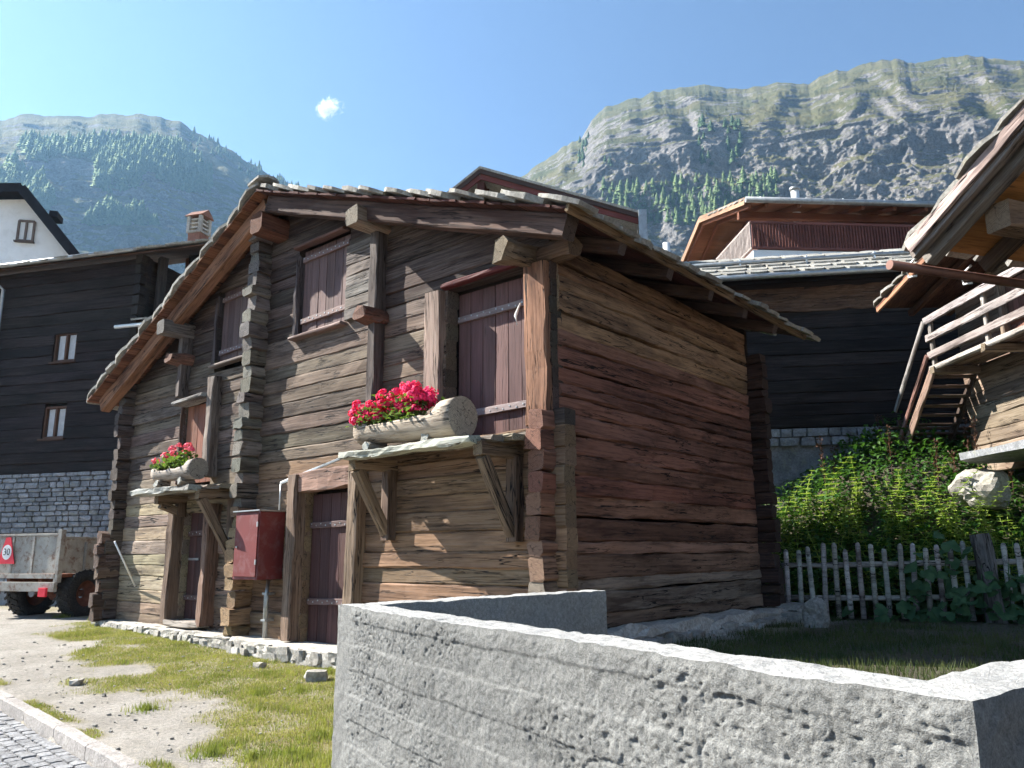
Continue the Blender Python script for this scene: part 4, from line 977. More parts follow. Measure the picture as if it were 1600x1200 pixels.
for i in range(3):
    p0 = Q @ Vector((4.0, -.1 - i * .12, zb_ - .42 + i * .1)); p1 = Q @ Vector((6.2, -.2 - i * .1, zb_ - .5 + i * .1))
    tag(timber('stacked_board', p0, p1, .2, .06, M['wood_old'], None, (.2, .13, .09), jit=.004), ('lowest', 'middle', 'topmost')[i] + ' of three weathered boards lying at the foot of the black barn', 'board', 'boards lying by the black barn')
def rock_mesh(name, sx, sy, sz, mat, seed):
    import bmesh
    bm = bmesh.new(); bmesh.ops.create_icosphere(bm, subdivisions=4, radius=1)
    for v in bm.verts:
        c = v.co; k = .45 + 1.1 * float(fbm(c.x * 1.3 + seed, c.y * 1.3, c.z * 1.3, o=5)); m = max(abs(c.x), abs(c.y), abs(c.z)); k *= 1 + .5 * (.8 - m)
        v.co = (c.x * sx * k, c.y * sy * k, c.z * sz * k)
    me = bpy.data.meshes.new(name); bm.to_mesh(me); bm.free(); me.materials.append(mat); return me
# ------------------------------------------------------------------ balcony house on the right
pf = at(1445, 502, 15.5); pn_ = at(1600, 415, 12.3); xd = Vector((pn_.x - pf.x, pn_.y - pf.y, 0)).normalized()
bh = thing('balcony_house', (pf.x, pf.y, 3), 'sunlit timber house with pale railed balcony and stair on the right', 'house', math.atan2(xd.y, xd.x)); Q = wmat(bh)
def onpl(u, v, y=0.0):
    q = Q.inverted() @ CAM; d = Q.inverted().to_3x3() @ ray(u, v); return q + d * ((y - q.y) / d.y)
zt_ = onpl(1445, 502).z; z2_ = onpl(1448, 530).z; z3_ = onpl(1452, 556).z; zf_ = onpl(1464, 572).z; Lb = 7.0
bal = part('balcony', bh)
for z in (zt_, z2_, z3_): timber('rail', Q @ Vector((-.02, 0, z)), Q @ Vector((Lb, 0, z)), .06, .15, M['wood_grey'], bal, vary((.42, .39, .36), .12), jit=.004, ch=.012)
timber('floor_beam', Q @ Vector((0, .02, zf_)), Q @ Vector((Lb, .02, zf_)), .1, .09, M['wood_grey'], bal, (.42, .39, .35), jit=.004)
for x in (.06, 1.9, 3.6, 5.3): timber('baluster', Q @ Vector((x, .07, zf_ - .1)), Q @ Vector((x, .07, zt_ + .02)), .08, .09, M['wood_grey'], bal, (.45, .41, .37), up=xd, jit=.004)
for i in range(5): timber('floor_plank', Q @ Vector((0, .13 + i * .17, zf_ + .06)), Q @ Vector((Lb, .13 + i * .17, zf_ + .06)), .165, .035, M['wood_old'], bal, vary((.2, .13, .09)), jit=.002)
for x in (.15, 1.9, 3.6, 5.3): timber('joist', Q @ Vector((x, -.06, zf_ - .06)), Q @ Vector((x, 1.1, zf_ - .06)), .13, .14, M['wood_old'], bal, (.25, .18, .12))
z0_ = onpl(1500, 700, .9).z
def rz2(u, v): p = onpl(u, v, -.55); return p.x, p.z
e2, u2 = rz2(1368, 476), rz2(1440, 397); s2 = (u2[1] - e2[1]) / (u2[0] - e2[0]); xr2 = 3.6; zr2 = e2[1] + s2 * (xr2 - e2[0])
log_wall('gable_wall', bh, Q, -.45, 7.4, 1.0, z0_ - .6, zr2 - .3, (.22, .3), (.3, .22, .16), 'wood_old', [(2.35, 3.35, z0_ - .1, z0_ + 1.45), (1.2, 2.0, zf_ + .1, zf_ + 1.4), (3.2, 4.1, zf_ + .1, zf_ + 1.6)], lambda z: (max(-.45, e2[0] + (z - e2[1] + .25) / s2), 7.4))
for (x0, x1, a, c, col) in ((2.35, 3.35, z0_ - .1, z0_ + 1.45, (.5, .33, .2)), (1.2, 2.0, zf_ + .1, zf_ + 1.4, (.24, .12, .09)), (3.2, 4.1, zf_ + .1, zf_ + 1.6, (.24, .12, .09))):
    d = part('door', bh)
    for i in range(5): timber('plank', Q @ Vector((x0 + (i + .5) * (x1 - x0) / 5, .98, a)), Q @ Vector((x0 + (i + .5) * (x1 - x0) / 5, .98, c)), (x1 - x0) / 5 - .005, .04, M['wood_board'], d, vary(col, .08), up=Q.to_3x3() @ Vector((0, 1, 0)), jit=.001, ch=.004)
    for x in (x0 - .05, x1 + .05): timber('door_frame', Q @ Vector((x, .88, a)), Q @ Vector((x, .88, c + .08)), .12, .14, M['wood_old'], d, (.42, .33, .25), up=Q.to_3x3() @ Vector((0, 1, 0)), jit=.004)
    timber('batten', Q @ Vector((x0 + .04, .94, a + .5)), Q @ Vector((x1 - .04, .94, a + .5)), .03, .07, M['wood_board'], d, vary(col, .1), jit=.001)
box('far_wall', (-.45, 1.1, z0_ - .6), (-.3, 6, e2[1] + .2), M['wood_dark'], bh, (.05, .04, .04), Q)
slab_roof(bh, Q, (xr2, -.55, zr2), (0, 1, 0), (-1, 0, -s2), 7, (xr2 - e2[0]) * math.hypot(1, s2), .42, boards='wood_red', bcol=(.13, .06, .04))
slab_roof(bh, Q, (xr2, -.55, zr2), (0, 1, 0), (1, 0, -s2), 7, (xr2 - e2[0]) * math.hypot(1, s2), .42, boards='wood_red', bcol=(.13, .06, .04), edge=False, name='rear_roof')
timber('verge_board', Q @ Vector((e2[0], -.52, e2[1] - .12)), Q @ Vector((xr2, -.52, zr2 - .12)), .05, .15, M['wood_board'], bh, (.38, .19, .11), jit=.002)
for q in range(5): timber('rafter', Q @ Vector((e2[0], .2 + q * .8, e2[1] - .2)), Q @ Vector((xr2, .2 + q * .8, zr2 - .2)), .12, .14, M['wood_red'], bh, (.16, .08, .05), jit=.003, seg=.8)
# stair going down from the far end of the balcony
sv_ = part('stair', bh); zb2 = z0_ - .05; run = 1.55; n = 9; zs0 = zf_ - .02
for y in (.02, .92): timber('stringer', Q @ Vector((.05, y, zs0)), Q @ Vector((-run, y, zb2)), .06, .2, M['wood_old'], sv_, (.3, .2, .15) if y < .5 else (.1, .07, .055), jit=.004)
for i in range(n):
    t = (i + .7) / n; timber('tread', Q @ Vector((.02 - run * t, .05, zs0 + (zb2 - zs0) * t)), Q @ Vector((.02 - run * t, .89, zs0 + (zb2 - zs0) * t)), .2, .045, M['wood_old'], sv_, vary((.15, .1, .075)), jit=.003)
for dz, c in ((zt_ - zf_, (.42, .4, .38)), (z3_ - zf_ + .02, (.38, .2, .16))): timber('handrail', Q @ Vector((.0, -.04, zs0 + dz)), Q @ Vector((-run, -.04, zb2 + dz * .95)), .05, .11, M['wood_grey'], sv_, c, jit=.003)
timber('newel_post', Q @ Vector((-run + .03, 0, zb2 - .3)), Q @ Vector((-run + .03, 0, zb2 + .75)), .08, .08, M['wood_dark'], sv_, (.08, .06, .05), up=xd)
# stone slab landing with rock and tarpaulin below
sp_ = onpl(1487, 722, -.1)
V, F = slab_mesh('s', 3.4, 1.3, .13, None)
ld_ = obj('stone_landing', mesh('stone_landing', V, F, M['wallstone']), None, Q @ Matrix.Translation((sp_.x + 1.75, .35, sp_.z + .02))); tag(ld_, 'thick flat stone landing below the small pale door', 'slab')
rk = at(1528, 765, 14.3); o = obj('boulder', rock_mesh('boulder', .46, .42, .38, M['rubble'], 3.0), None, Matrix.Translation((rk.x, rk.y, rk.z))); tag(o, 'large pale boulder under the stone landing', 'rock')
tp = at(1600, 800, 13); tp.z = float(gz(tp.x, tp.y)) + .28; V = []; F = []
for i in range(13):
    for j in range(9):
        x, y = (i / 12 - .5) * 1.4, (j / 8 - .5) * 1.2
        V.append((x, y, .55 * math.exp(-(x * x + y * y) * 2.2) + .05 * math.sin(7 * x + 3 * y) + .04 * math.sin(11 * y) - .3))
for i in range(12):
    for j in range(8): F.append((i * 9 + j, (i + 1) * 9 + j, (i + 1) * 9 + j + 1, i * 9 + j + 1))
o = obj('tarpaulin', mesh('tarpaulin', V, F, M['tarp'], smooth=True), None, Matrix.Translation(tp)); md = o.modifiers.new('thick', 'SOLIDIFY'); md.thickness = .01; tag(o, 'grey blue tarpaulin heaped by the boulder at the right edge', 'tarpaulin')

# ------------------------------------------------------------------ near roof at upper right
k0 = at(1418, 376, 9); k1 = at(1600, 402, 9.6); xd = Vector((k1.x - k0.x, k1.y - k0.y, 0)).normalized()
nr_ = thing('near_barn', (k0.x, k0.y, .5), 'stone slab roof corner with copper gutter jutting in at upper right', 'barn', math.atan2(xd.y, xd.x)); Q = wmat(nr_)
def onx(u, v, x=0.0):
    q = Q.inverted() @ CAM; d = Q.inverted().to_3x3() @ ray(u, v); return q + d * ((x - q.x) / d.x)
K = Q.inverted() @ k0; up_ = onx(1600, 165); ez = K.z; s3 = (up_.z - ez) / (-up_.y); Lr = 5.2
slab_roof(nr_, Q, (0, -Lr, ez + Lr * s3), (1, 0, 0), (0, 1, -s3), 5, Lr * math.hypot(1, s3), .5, boards='wood_board', bcol=(.5, .24, .08))
slab_roof(nr_, Q, (0, -Lr, ez + Lr * s3), (1, 0, 0), (0, -1, -s3), 5, Lr * math.hypot(1, s3), .5, boards='wood_board', bcol=(.4, .2, .08), name='rear_roof', edge=False)
for dx, dz, w_, h_, c_, mt in ((-.02, .1, .05, .16, (.5, .38, .34), 'wood_grey'), (.06, .2, .1, .1, (.2, .17, .15), 'wood_old'), (.28, .22, .16, .18, (.26, .24, .22), 'wood_grey')):
    timber('verge_rafter', Q @ Vector((dx, -.02, ez - dz)), Q @ Vector((dx, -Lr, ez + Lr * s3 - dz)), w_, h_, M[mt], nr_, c_, jit=.006)
for x in (1.2, 2.1, 3.0): timber('rafter', Q @ Vector((x, -.02, ez - .22)), Q @ Vector((x, -Lr, ez + Lr * s3 - .22)), .16, .18, M['wood_old'], nr_, (.1, .07, .05), jit=.006)
pe = onx(1560, 338, .42)
timber('purlin', Q @ Vector((.42, pe.y, pe.z)), Q @ Vector((4.8, pe.y, pe.z)), .3, .34, M['wood_old'], nr_, (.3, .2, .13), jit=.014, ch=.03)
timber('eave_purlin', Q @ Vector((1.0, -.9, ez + .9 * s3 - .42)), Q @ Vector((4.8, -.9, ez + .9 * s3 - .42)), .22, .22, M['wood_old'], nr_, (.14, .09, .06), jit=.01)
gp = [(-.22, .1, ez - .3), (5, .1, ez - .36)]
tube('gutter', [Q @ Vector(p) for p in gp], .06, M['metal_copper'], nr_, 12)
for x in (.12, 1.0): tube('gutter_hook', [Q @ Vector((x, .02, ez - .2)), Q @ Vector((x, .19, ez - .28)), Q @ Vector((x + .01, .17, ez - .4)), Q @ Vector((x + .01, .05, ez - .42))], .014, M['metal_white'], nr_, 6)
log_wall('wall', nr_, Q @ Matrix.Translation((2.1, -9.4, 0)) @ Matrix.Rotation(math.pi / 2, 4, 'Z'), 0, 8.4, 0, -.4, ez - .1, (.25, .3), (.16, .1, .07), 'wood_old')

# ------------------------------------------------------------------ picket fence
fn_ = thing('picket_fence', FP0, 'grey picket fence closing the garden behind the barn', 'fence')
FL = (FP1 - FP0).length; FA = math.atan2(FDIR.y, FDIR.x)
def fpt(a, z, off=0): p = FP0 + FDIR * a - FNRM * off; return Vector((p.x, p.y, float(gz(p.x, p.y)) + z))
def picket_mesh(h):
    n = 8; V = []; F = []; pr = [(0, .036), (h * .5, .034), (h - .05, .033), (h - .015, .026), (h, .01)]
    for z, r in pr:
        for j in range(n):
            a = 2 * math.pi * j / n; V.append((math.cos(a) * r * 1.15, math.sin(a) * r * .7, z))
    for i in range(len(pr) - 1):
        for j in range(n): F.append((i * n + j, i * n + (j + 1) % n, (i + 1) * n + (j + 1) % n, (i + 1) * n + j))
    F += [tuple(range(n))[::-1], tuple(range((len(pr) - 1) * n, len(pr) * n))]
    return mesh('picket', V, F, M['wood_grey'], smooth=True)
pm = [picket_mesh(1.08 + q) for q in (-.04, 0, .03, .06)]; a = .06
while a < FL + .6:
    p = fpt(a, .02, .05); q = 0 if a < 3 else 1
    obj('picket', random.choice(pm), fn_, Matrix.Translation(p) @ Matrix.Rotation(FA, 4, 'Z') @ Matrix.Rotation(rad(random.uniform(-2, 2.5)), 4, 'Y'), vary((.6, .55, .49), .12)); a += random.uniform(.165, .195)
for z in (.36, .86): timber('rail', fpt(0, z), fpt(FL + .6, z), .07, .08, M['wood_grey'], fn_, (.44, .4, .35), jit=.008, rnd=True)
pa = (at(1548, 960, 12) - FP0).dot(FDIR)
pp = fpt(pa, -.1, .1); timber('gate_post', pp, pp + Vector((-.05, 0, 1.35)), .27, .24, M['wood_grey'], fn_, (.2, .185, .175), up=FDIR, jit=.02, ch=.05)
o = obj('boulder', rock_mesh('boulder', .17, .14, .24, M['rubble'], 9.0), None, Matrix.Translation((1.05, 4.55, .72))); tag(o, 'upright grey field stone on the grass before the picket fence', 'rock')

# ------------------------------------------------------------------ garden plants
def slope_pts(n, a0, a1, g0, g1, hmax, pw=1.5):
    a = rng.uniform(a0, a1, n); g = rng.uniform(g0, g1, n); x = FP0.x + FDIR.x * a + FNRM.x * g; y = FP0.y + FDIR.y * a + FNRM.y * g
    z = gz(x, y); k_ = 1 - .75 * sstep(2.6, 3.6, a) * sstep(2.4, 3.4, g); return np.stack([x, y, z + rng.random(n) ** pw * hmax * k_ * (.5 + fbm(x * 1.7, y * 1.7, o=3))], 1)
V, F = merge([leaf_cloud(16000, lambda n: slope_pts(n, -.6, 6.5, .15, 6.2, .7), (.07, .17), (.04, .1), .8), leaf_cloud(3500, lambda n: slope_pts(n, -.6, 6.5, .1, 2.2, .8), (.08, .2), (.05, .13), .8)])
tag(obj('undergrowth', mesh('undergrowth', V, F, M['leaf_dark'])), 'dark green undergrowth covering the garden slope', 'undergrowth', kind='stuff')
def nettle_mesh(h, lean):
    n = int(h / .085); t = np.linspace(.12, 1, n); parts = []
    for sgn in (0, 1):
        for k_ in range(2):
            an = t * 40 + rng.uniform(-.5, .5, n) + sgn * math.pi + k_ * 1.57; P = np.stack([lean * t ** 2 * h, 0 * t, t * h], 1)
            D = np.stack([np.cos(an), np.sin(an), -.15 + .5 * t], 1); parts.append(leaf_arrays(P, D, np.tile([0, 0, 1.], (n, 1)), .18 * (1.15 - .75 * t) * rng.uniform(.8, 1.2, n), .1 * (1.15 - .7 * t), .2))
    # stem as thin folded strips
    P = np.stack([lean * np.linspace(0, 1, 6) ** 2 * h, np.zeros(6), np.linspace(0, h, 6)], 1); sv, sf = [], []
    for i, p in enumerate(P): sv += [p + np.array([.008, 0, 0]), p + np.array([-.004, .007, 0]), p + np.array([-.004, -.007, 0])]
    for i in range(5):
        for j in range(3):
            q = (j + 1) % 3; sf += [(i * 3 + j, i * 3 + q, (i + 1) * 3 + q), (i * 3 + j, (i + 1) * 3 + q, (i + 1) * 3 + j)]
    parts.append((np.array(sv), np.array(sf))); V, F = merge(parts); return mesh('nettle', V, F, M['leaf_nettle'])
nm_ = [nettle_mesh(h, l) for h, l in ((.9, .12), (1.05, .3), (1.15, .45), (.8, -.15), (1.25, .6))]
for i in range(170):
    a = random.uniform(-.2, 5.8); g = random.uniform(.9, 3.6) - .25 * a; p = fpt(a, -.05, -g)
    o = obj('nettle', random.choice(nm_), None, Matrix.Translation(p) @ Matrix.Rotation(random.uniform(0, 6.3), 4, 'Z') @ Matrix.Scale(random.uniform(.85, 1.25), 4))
    tag(o, 'nettle in the sunlit thicket behind the picket fence', 'nettle', 'nettles behind the picket fence')
for (u, v, d, m_, lab) in ((1240, 800, 14.5, 1, 'tallest pale nettle stalk beside the rear barn corner'), (1322, 800, 14.3, 0, 'pale nettle stalk between the two tallest garden nettles'), (1440, 800, 14.2, 2, 'leaning sunlit nettle below the dock stalks'), (1470, 815, 13.8, 4, 'long arching nettle spray nearest the stone landing')):
    p = at(u, v, d); p.z = min(p.z, float(gz(p.x, p.y)) + .5)
    tag(obj('nettle', nm_[m_], None, Matrix.Translation(p) @ Matrix.Rotation(-.1 + math.atan2(R0.y, R0.x), 4, 'Z')), lab, 'nettle', 'tall nettles')
def dock_mesh(h):
    n = 60; t = rng.uniform(.3, 1, n); P = np.stack([.03 * rng.normal(size=n), .03 * rng.normal(size=n), t * h], 1); D = unit(n); D[:, 2] = np.abs(D[:, 2]) + .3
    a = leaf_arrays(P, D, unit(n), np.full(n, .07), np.full(n, .03)); sv = np.array([(.01, 0, 0), (-.006, .008, 0), (-.006, -.008, 0), (0, 0, h)]); return mesh('dock', *merge([a, (sv, np.array([(0, 1, 3), (1, 2, 3), (2, 0, 3)]))]), M['dock_dry'])
dm = [dock_mesh(h) for h in (.8, 1.1, 1.3)]
for i in range(9):
    a = random.uniform(.2, 4.4); g = random.uniform(3.6, 5.6); p = fpt(a, 0, -g)
    tag(obj('dock_stalk', random.choice(dm), None, Matrix.Translation(p) @ Matrix.Rotation(random.uniform(-.15, .15), 4, 'X')), 'dry red brown dock stalk high on the garden slope', 'dock', 'dock stalks below the black barn')
# mallow with large round leaves round the gate post
ml = thing('mallow', fpt(pa - .3, 0, .3), 'mallow with big round leaves climbing the fence at the gate post', 'mallow')
n = 12; V = [(0, 0, 0)]; 
for j in range(n):
    a = 2 * math.pi * j / n; r = .12 * (1 + .12 * math.cos(5 * a)) * (0.35 if j == 0 else 1); V.append((math.cos(a) * r, math.sin(a) * r, .025 * math.cos(2.5 * a) - .015))
lm = mesh('leaf', V, [(0, 1 + j, 1 + (j + 1) % n) for j in range(n)], M['leaf_mallow'], smooth=True)
for i in range(120):
    a = pa - .35 + random.gauss(0, .55); h = abs(random.gauss(.35, .33)) * (1.2 - .5 * abs(a - pa + .35)); p = fpt(a, max(.05, h), random.uniform(-.15, .6))
    to = (CAM - p).normalized(); q = (Vector((to.x * .6 + random.gauss(0, .45), to.y * .6 + random.gauss(0, .45), .75))).to_track_quat('Z', 'Y')
    obj('leaf', lm, ml, Matrix.Translation(p) @ q.to_matrix().to_4x4() @ Matrix.Rotation(random.uniform(0, 6), 4, 'Z') @ Matrix.Scale(random.uniform(.55, 1.15), 4))
for i in range(6): p = fpt(pa - .35 + random.gauss(0, .4), 0, .2); tube('stem', [p, p + Vector((.02, 0, .4)), p + Vector((.05, .02, .85))], [.014, .011, .006], M['leaf_mallow'], ml, 6)

# ------------------------------------------------------------------ grass and gravel
def blades(n, fn, hh, mat, name, label):
    x, y, h = fn(n); n = len(x); z = gz(x, y); a = rng.uniform(0, 2 * np.pi, n); w = rng.uniform(.003, .006, n); ln = rng.uniform(.1, .6, n) * h; b_ = rng.uniform(0, 2 * np.pi, n)
    c, s = np.cos(a) * w, np.sin(a) * w
    V = np.stack([np.stack([x - c, y - s, z - .005], 1), np.stack([x + c, y + s, z - .005], 1), np.stack([x + np.cos(b_) * ln, y + np.sin(b_) * ln, z + h], 1)], 1).reshape(-1, 3)
    return tag(obj(name, mesh(name, V, np.arange(n * 3).reshape(-1, 3), M[mat])), label, 'grass', kind='stuff')
def front(n, keep=1.0, tuft=True):
    x = rng.uniform(-11.5, 1.1, n); y = kerb_y(x) + rng.uniform(.05, 3.7, n); cvr = cover(x, y); m = rng.random(n) < np.clip(cvr * 1.15 - .12, 0, 1) * keep
    x, y = x[m], y[m]; tf = sstep(.58, .72, fbm(x * 2.3 + 31, y * 2.3, o=3)); h = (.01 + .022 * rng.random(len(x))) * (1 + 1.3 * tf); return x, y, h
blades(170000, front, None, 'grass_blade', 'grass', 'short sunlit grass between the dirt path and the barn')
blades(110000, lambda n: front(n, .75), None, 'straw', 'dry_grass', 'dry straw coloured blades among the front grass')
def tufts(n):
    X, Y, H = [], [], []
    for (u, v) in ((405, 1088), (468, 1085), (515, 1060), (512, 1190), (480, 1180), (455, 1175), (230, 1105), (395, 1178), (505, 1150), (95, 980), (150, 985), (330, 1172)):
        p = on_z(u, v, .14); m = 260; r = np.abs(rng.normal(0, .1, m)); t = rng.uniform(0, 6.28, m); X.append(p.x + r * np.cos(t)); Y.append(p.y + r * np.sin(t)); H.append(rng.uniform(.03, .09, m))
    return np.concatenate(X), np.concatenate(Y), np.concatenate(H)
blades(0, tufts, None, 'grass_blade', 'grass_tufts', 'taller bright grass tufts dotted over the front turf')
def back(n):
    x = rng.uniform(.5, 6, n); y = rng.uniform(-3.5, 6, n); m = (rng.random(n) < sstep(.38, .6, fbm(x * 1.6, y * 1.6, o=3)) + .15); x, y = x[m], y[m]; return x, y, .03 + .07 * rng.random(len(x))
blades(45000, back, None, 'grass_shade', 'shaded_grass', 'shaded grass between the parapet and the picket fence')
V, F = [], []; gm_ = [stone_mesh('g', 1, 1, .7, M['rubble'], .25, .4) for _ in range(4)]
for i in range(420):
    x = random.uniform(-9, 1); t = abs(random.gauss(.6, .7)) if random.random() < .7 else random.uniform(0, 3.4); y = float(kerb_y(x)) + .12 + t
    if y > -.5: continue
    s = random.choice((.008, .01, .013, .018, .03)) * random.uniform(.7, 1.3); me = random.choice(gm_); o0 = len(V)
    m = Matrix.Translation((x, y, float(gz(x, y)) + s * .2)) @ Matrix.Rotation(random.uniform(0, 6), 4, 'Z') @ Matrix.Scale(s, 4)
    V += [m @ v.co for v in me.vertices]; F += [tuple(o0 + i_ for i_ in p.vertices) for p in me.polygons]
tag(obj('gravel', mesh('gravel', V, F, M['rubble'])), 'loose pebbles on the dirt path', 'gravel', kind='stuff')
for (u, v, s, lab) in ((495, 1066, .2, 'pale angular stone on the turf near the parapet corner'), (405, 1045, .12, 'small stone at the foot of the barn plinth'), (120, 1062, .12, 'flat stone lying on the dirt path')):
    p = on_z(u, v, .17); tag(obj('field_stone', stone_mesh('field_stone', s * 1.3, s, s * .7, M['rubble'], .2, .3), None, Matrix.Translation((p.x, p.y, float(gz(p.x, p.y)) + s * .2)) @ Matrix.Rotation(random.uniform(0, 3), 4, 'Z')), lab, 'stone')

# ------------------------------------------------------------------ mountains
def skyline(pts):
    A, T_ = [], []
    for u, v in pts:
        r = ray(u, v); l, f = r.dot(R0), r.dot(F0); A.append(math.atan2(l, f)); T_.append(r.z / math.hypot(l, f))
    return np.array(A), np.array(T_)
def mountain(name, sky_pts, prof, naz, nr, az0, az1, amp, mat, seed, label, terr=1.0, shift=0.0):
    A, T_ = skyline(sky_pts); o_ = np.argsort(A); A, T_ = A[o_], T_[o_]
    az = np.linspace(az0, az1, naz); T0 = np.interp(az, A, T_)
    TN = .0012 * (fbm(az * 200 + seed, 0 * az + 2, o=3) - .5) * 2 + .005 * (fbm(az * 60 + seed, 0 * az, o=4) - .5) * 2
    pf_, pd = np.array([p[0] for p in prof]), np.array([p[1] for p in prof])
    f = np.concatenate([np.linspace(0, .6, nr // 5, endpoint=False), np.linspace(.6, 1, nr - nr // 5)]); f = np.concatenate([f, [1.03, 1.0, .8]]); back_ = np.zeros(len(f)); back_[-3:] = (.04, .25, .7)
    fa, aa = np.meshgrid(f, az); ba, _ = np.meshgrid(back_, az)
    fc_ = np.clip(fa, 0, 1); en = np.sin(np.pi * fc_)
    fn2 = fc_ - shift * sstep(.75, .2, aa) * en ** .5 + .07 * (fbm(aa * 5 + seed, fa * 3, o=4) - .5) * en
    for N_, a_ in ((6, .7), (13, .75), (27, .6)):       # irregular benches and rock bands
        ph = 5 * fbm(aa * 7 + seed * N_, fa * 2 + N_, o=3) + 2.2 * aa * 3; fn2 = fn2 + a_ / (2 * np.pi * N_) * np.sin(2 * np.pi * N_ * fc_ + 2 * np.pi * ph) * terr * en ** .5
    d = np.interp(np.clip(fn2, 0, 1), pf_, pd) * (1 + ba)
    cl = sstep(.6, .68, fc_) * sstep(.9, .84, fc_)
    tt = np.where(ba > .1, fa * T0[:, None] * .9, np.minimum(fa, 1.0) * T0[:, None] + TN[:, None] * np.clip(fa, 0, 1) ** 12)
    fx, fy = np.sin(aa), np.cos(aa)
    x = CAM.x + d * (fx * R0.x + fy * F0.x); y = CAM.y + d * (fx * R0.y + fy * F0.y); z = CAM.z + d * tt - 8 * (1 - np.clip(fa * 8, 0, 1))
    g = amp * np.clip(fa * 3, 0, 1) * np.where(fa >= .985, .3, 1)
    rx_ = fbm(x / 85 + seed, y / 85, z / 60, o=6, g=.55) - .5; rg = 1 - 2 * np.abs(fbm(x / 38 + seed, y / 38, z / 60 + 4, o=6, g=.6) - .5)
    rs_ = 1 - 2 * np.abs(fbm(x / 14 + seed, y / 14, z / 11 + 4, o=5, g=.6) - .5)
    st_ = 1 - 2 * np.abs(fbm(x / 110 + seed, y / 110, z / 13 + 4, o=5, g=.55) - .5)
    up_m = 1 - .75 * sstep(.82, .9, fc_) * terr
    dr = g * (rx_ * .9 * up_m + (rg - .75) * (.1 + .8 * cl) * up_m + (st_ - .75) * .45 * (1 - .6 * cl) + (rs_ - .75) * .16); x = x - dr * (fx * R0.x + fy * F0.x); y = y - dr * (fx * R0.y + fy * F0.y)
    z = z + g * .18 * (fbm(x / 18 + seed, y / 18, z / 18, o=5, g=.6) - .5)
    V = np.stack([x, y, z], -1); n0, n1 = V.shape[:2]; ids = np.arange(n0 * n1).reshape(n0, n1)
    F = np.stack([ids[:-1, :-1], ids[1:, :-1], ids[1:, 1:], ids[:-1, 1:]], -1).reshape(-1, 4)
    o = obj(name, mesh(name, V.reshape(-1, 3), F, M[mat], smooth=True)); tag(o, label, kind='structure'); return V
def mtmat(name, rock1, rock2, gr1, gr2, lo, hi, scrub=0):
    b = NB(name); v = b.n('TexCoord').outputs['Object']; nz = b.n('SeparateXYZ', {0: b.n('NewGeometry').outputs['Normal']}).outputs[2]
    n1 = b.noise(v, .012, 8, .6); n2 = b.noise(v, .09, 8, .65); n3 = b.noise(v, .5, 5, .65)
    rk = b.mix(b.ramp(n2, [(.35, 0.0), (.65, 1.0)]), rock1, rock2); rk = b.mix(1.0, rk, b.ramp(n3, [(.32, .6), (.68, 1.25)]), 'MULTIPLY')
    gr = b.mix(b.ramp(n1, [(.4, 0.0), (.6, 1.0)]), gr1, gr2); gr = b.mix(1.0, gr, b.ramp(n3, [(.3, .7), (.7, 1.2)]), 'MULTIPLY')
    bd = b.noise(b.scaled(v, (.007, .007, .075)), 1.0, 6, .62, .4); s = b.math('ADD', b.math('ADD', nz, b.math('MULTIPLY', b.math('SUBTRACT', n2, .5), .5)), b.math('MULTIPLY', b.math('SUBTRACT', bd, .5), 1.5)); m = b.ramp(s, [(lo, 0.0), (hi, 1.0)])
    b.bump(b.math('ADD', n2, b.math('MULTIPLY', n3, .5)), 1.0, 9.0); return b.out(b.mix(m, rk, gr), .95, .1)
mtmat('alp_rock', (.15, .146, .145), (.32, .3, .285), (.1, .108, .05), (.165, .155, .078), .56, .66)
mtmat('alp_forest', (.11, .105, .105), (.22, .21, .2), (.075, .085, .035), (.16, .145, .065), .5, .66)
RM = mountain('mountain_right', [(300, 470), (600, 385), (700, 330), (760, 300), (820, 272), (850, 255), (880, 232), (908, 215), (925, 190), (945, 168), (980, 155), (1040, 142), (1100, 132), (1160, 138), (1220, 128), (1265, 130), (1300, 115), (1350, 100), (1400, 90), (1418, 98), (1440, 97), (1500, 88), (1560, 90), (1600, 95), (1900, 130), (2600, 250)],
    [(0, 330), (.4, 560), (.6, 690), (.66, 725), (.74, 748), (.755, 775), (.86, 803), (.88, 830), (.9, 870), (.915, 885), (.94, 990), (.952, 1003), (.98, 1130), (.986, 1140), (1, 1230)], 900, 300, -.32, 1.0, 30, 'alp_rock', 5.0, 'rocky alpine slope with grassy terraces on the right', 1.0, .05)
LM = mountain('mountain_left', [(-900, 330), (-300, 230), (0, 187), (40, 181), (100, 181), (140, 179), (210, 180), (250, 183), (285, 195), (320, 215), (370, 243), (410, 268), (450, 284), (500, 312), (560, 352), (700, 420), (900, 480)],
    [(0, 420), (.4, 720), (.6, 800), (.75, 885), (.9, 1000), (.95, 1080), (1, 1220)], 460, 170, -1.05, .16, 30, 'alp_forest', 17.0, 'hazy wooded mountainside on the left', .6)
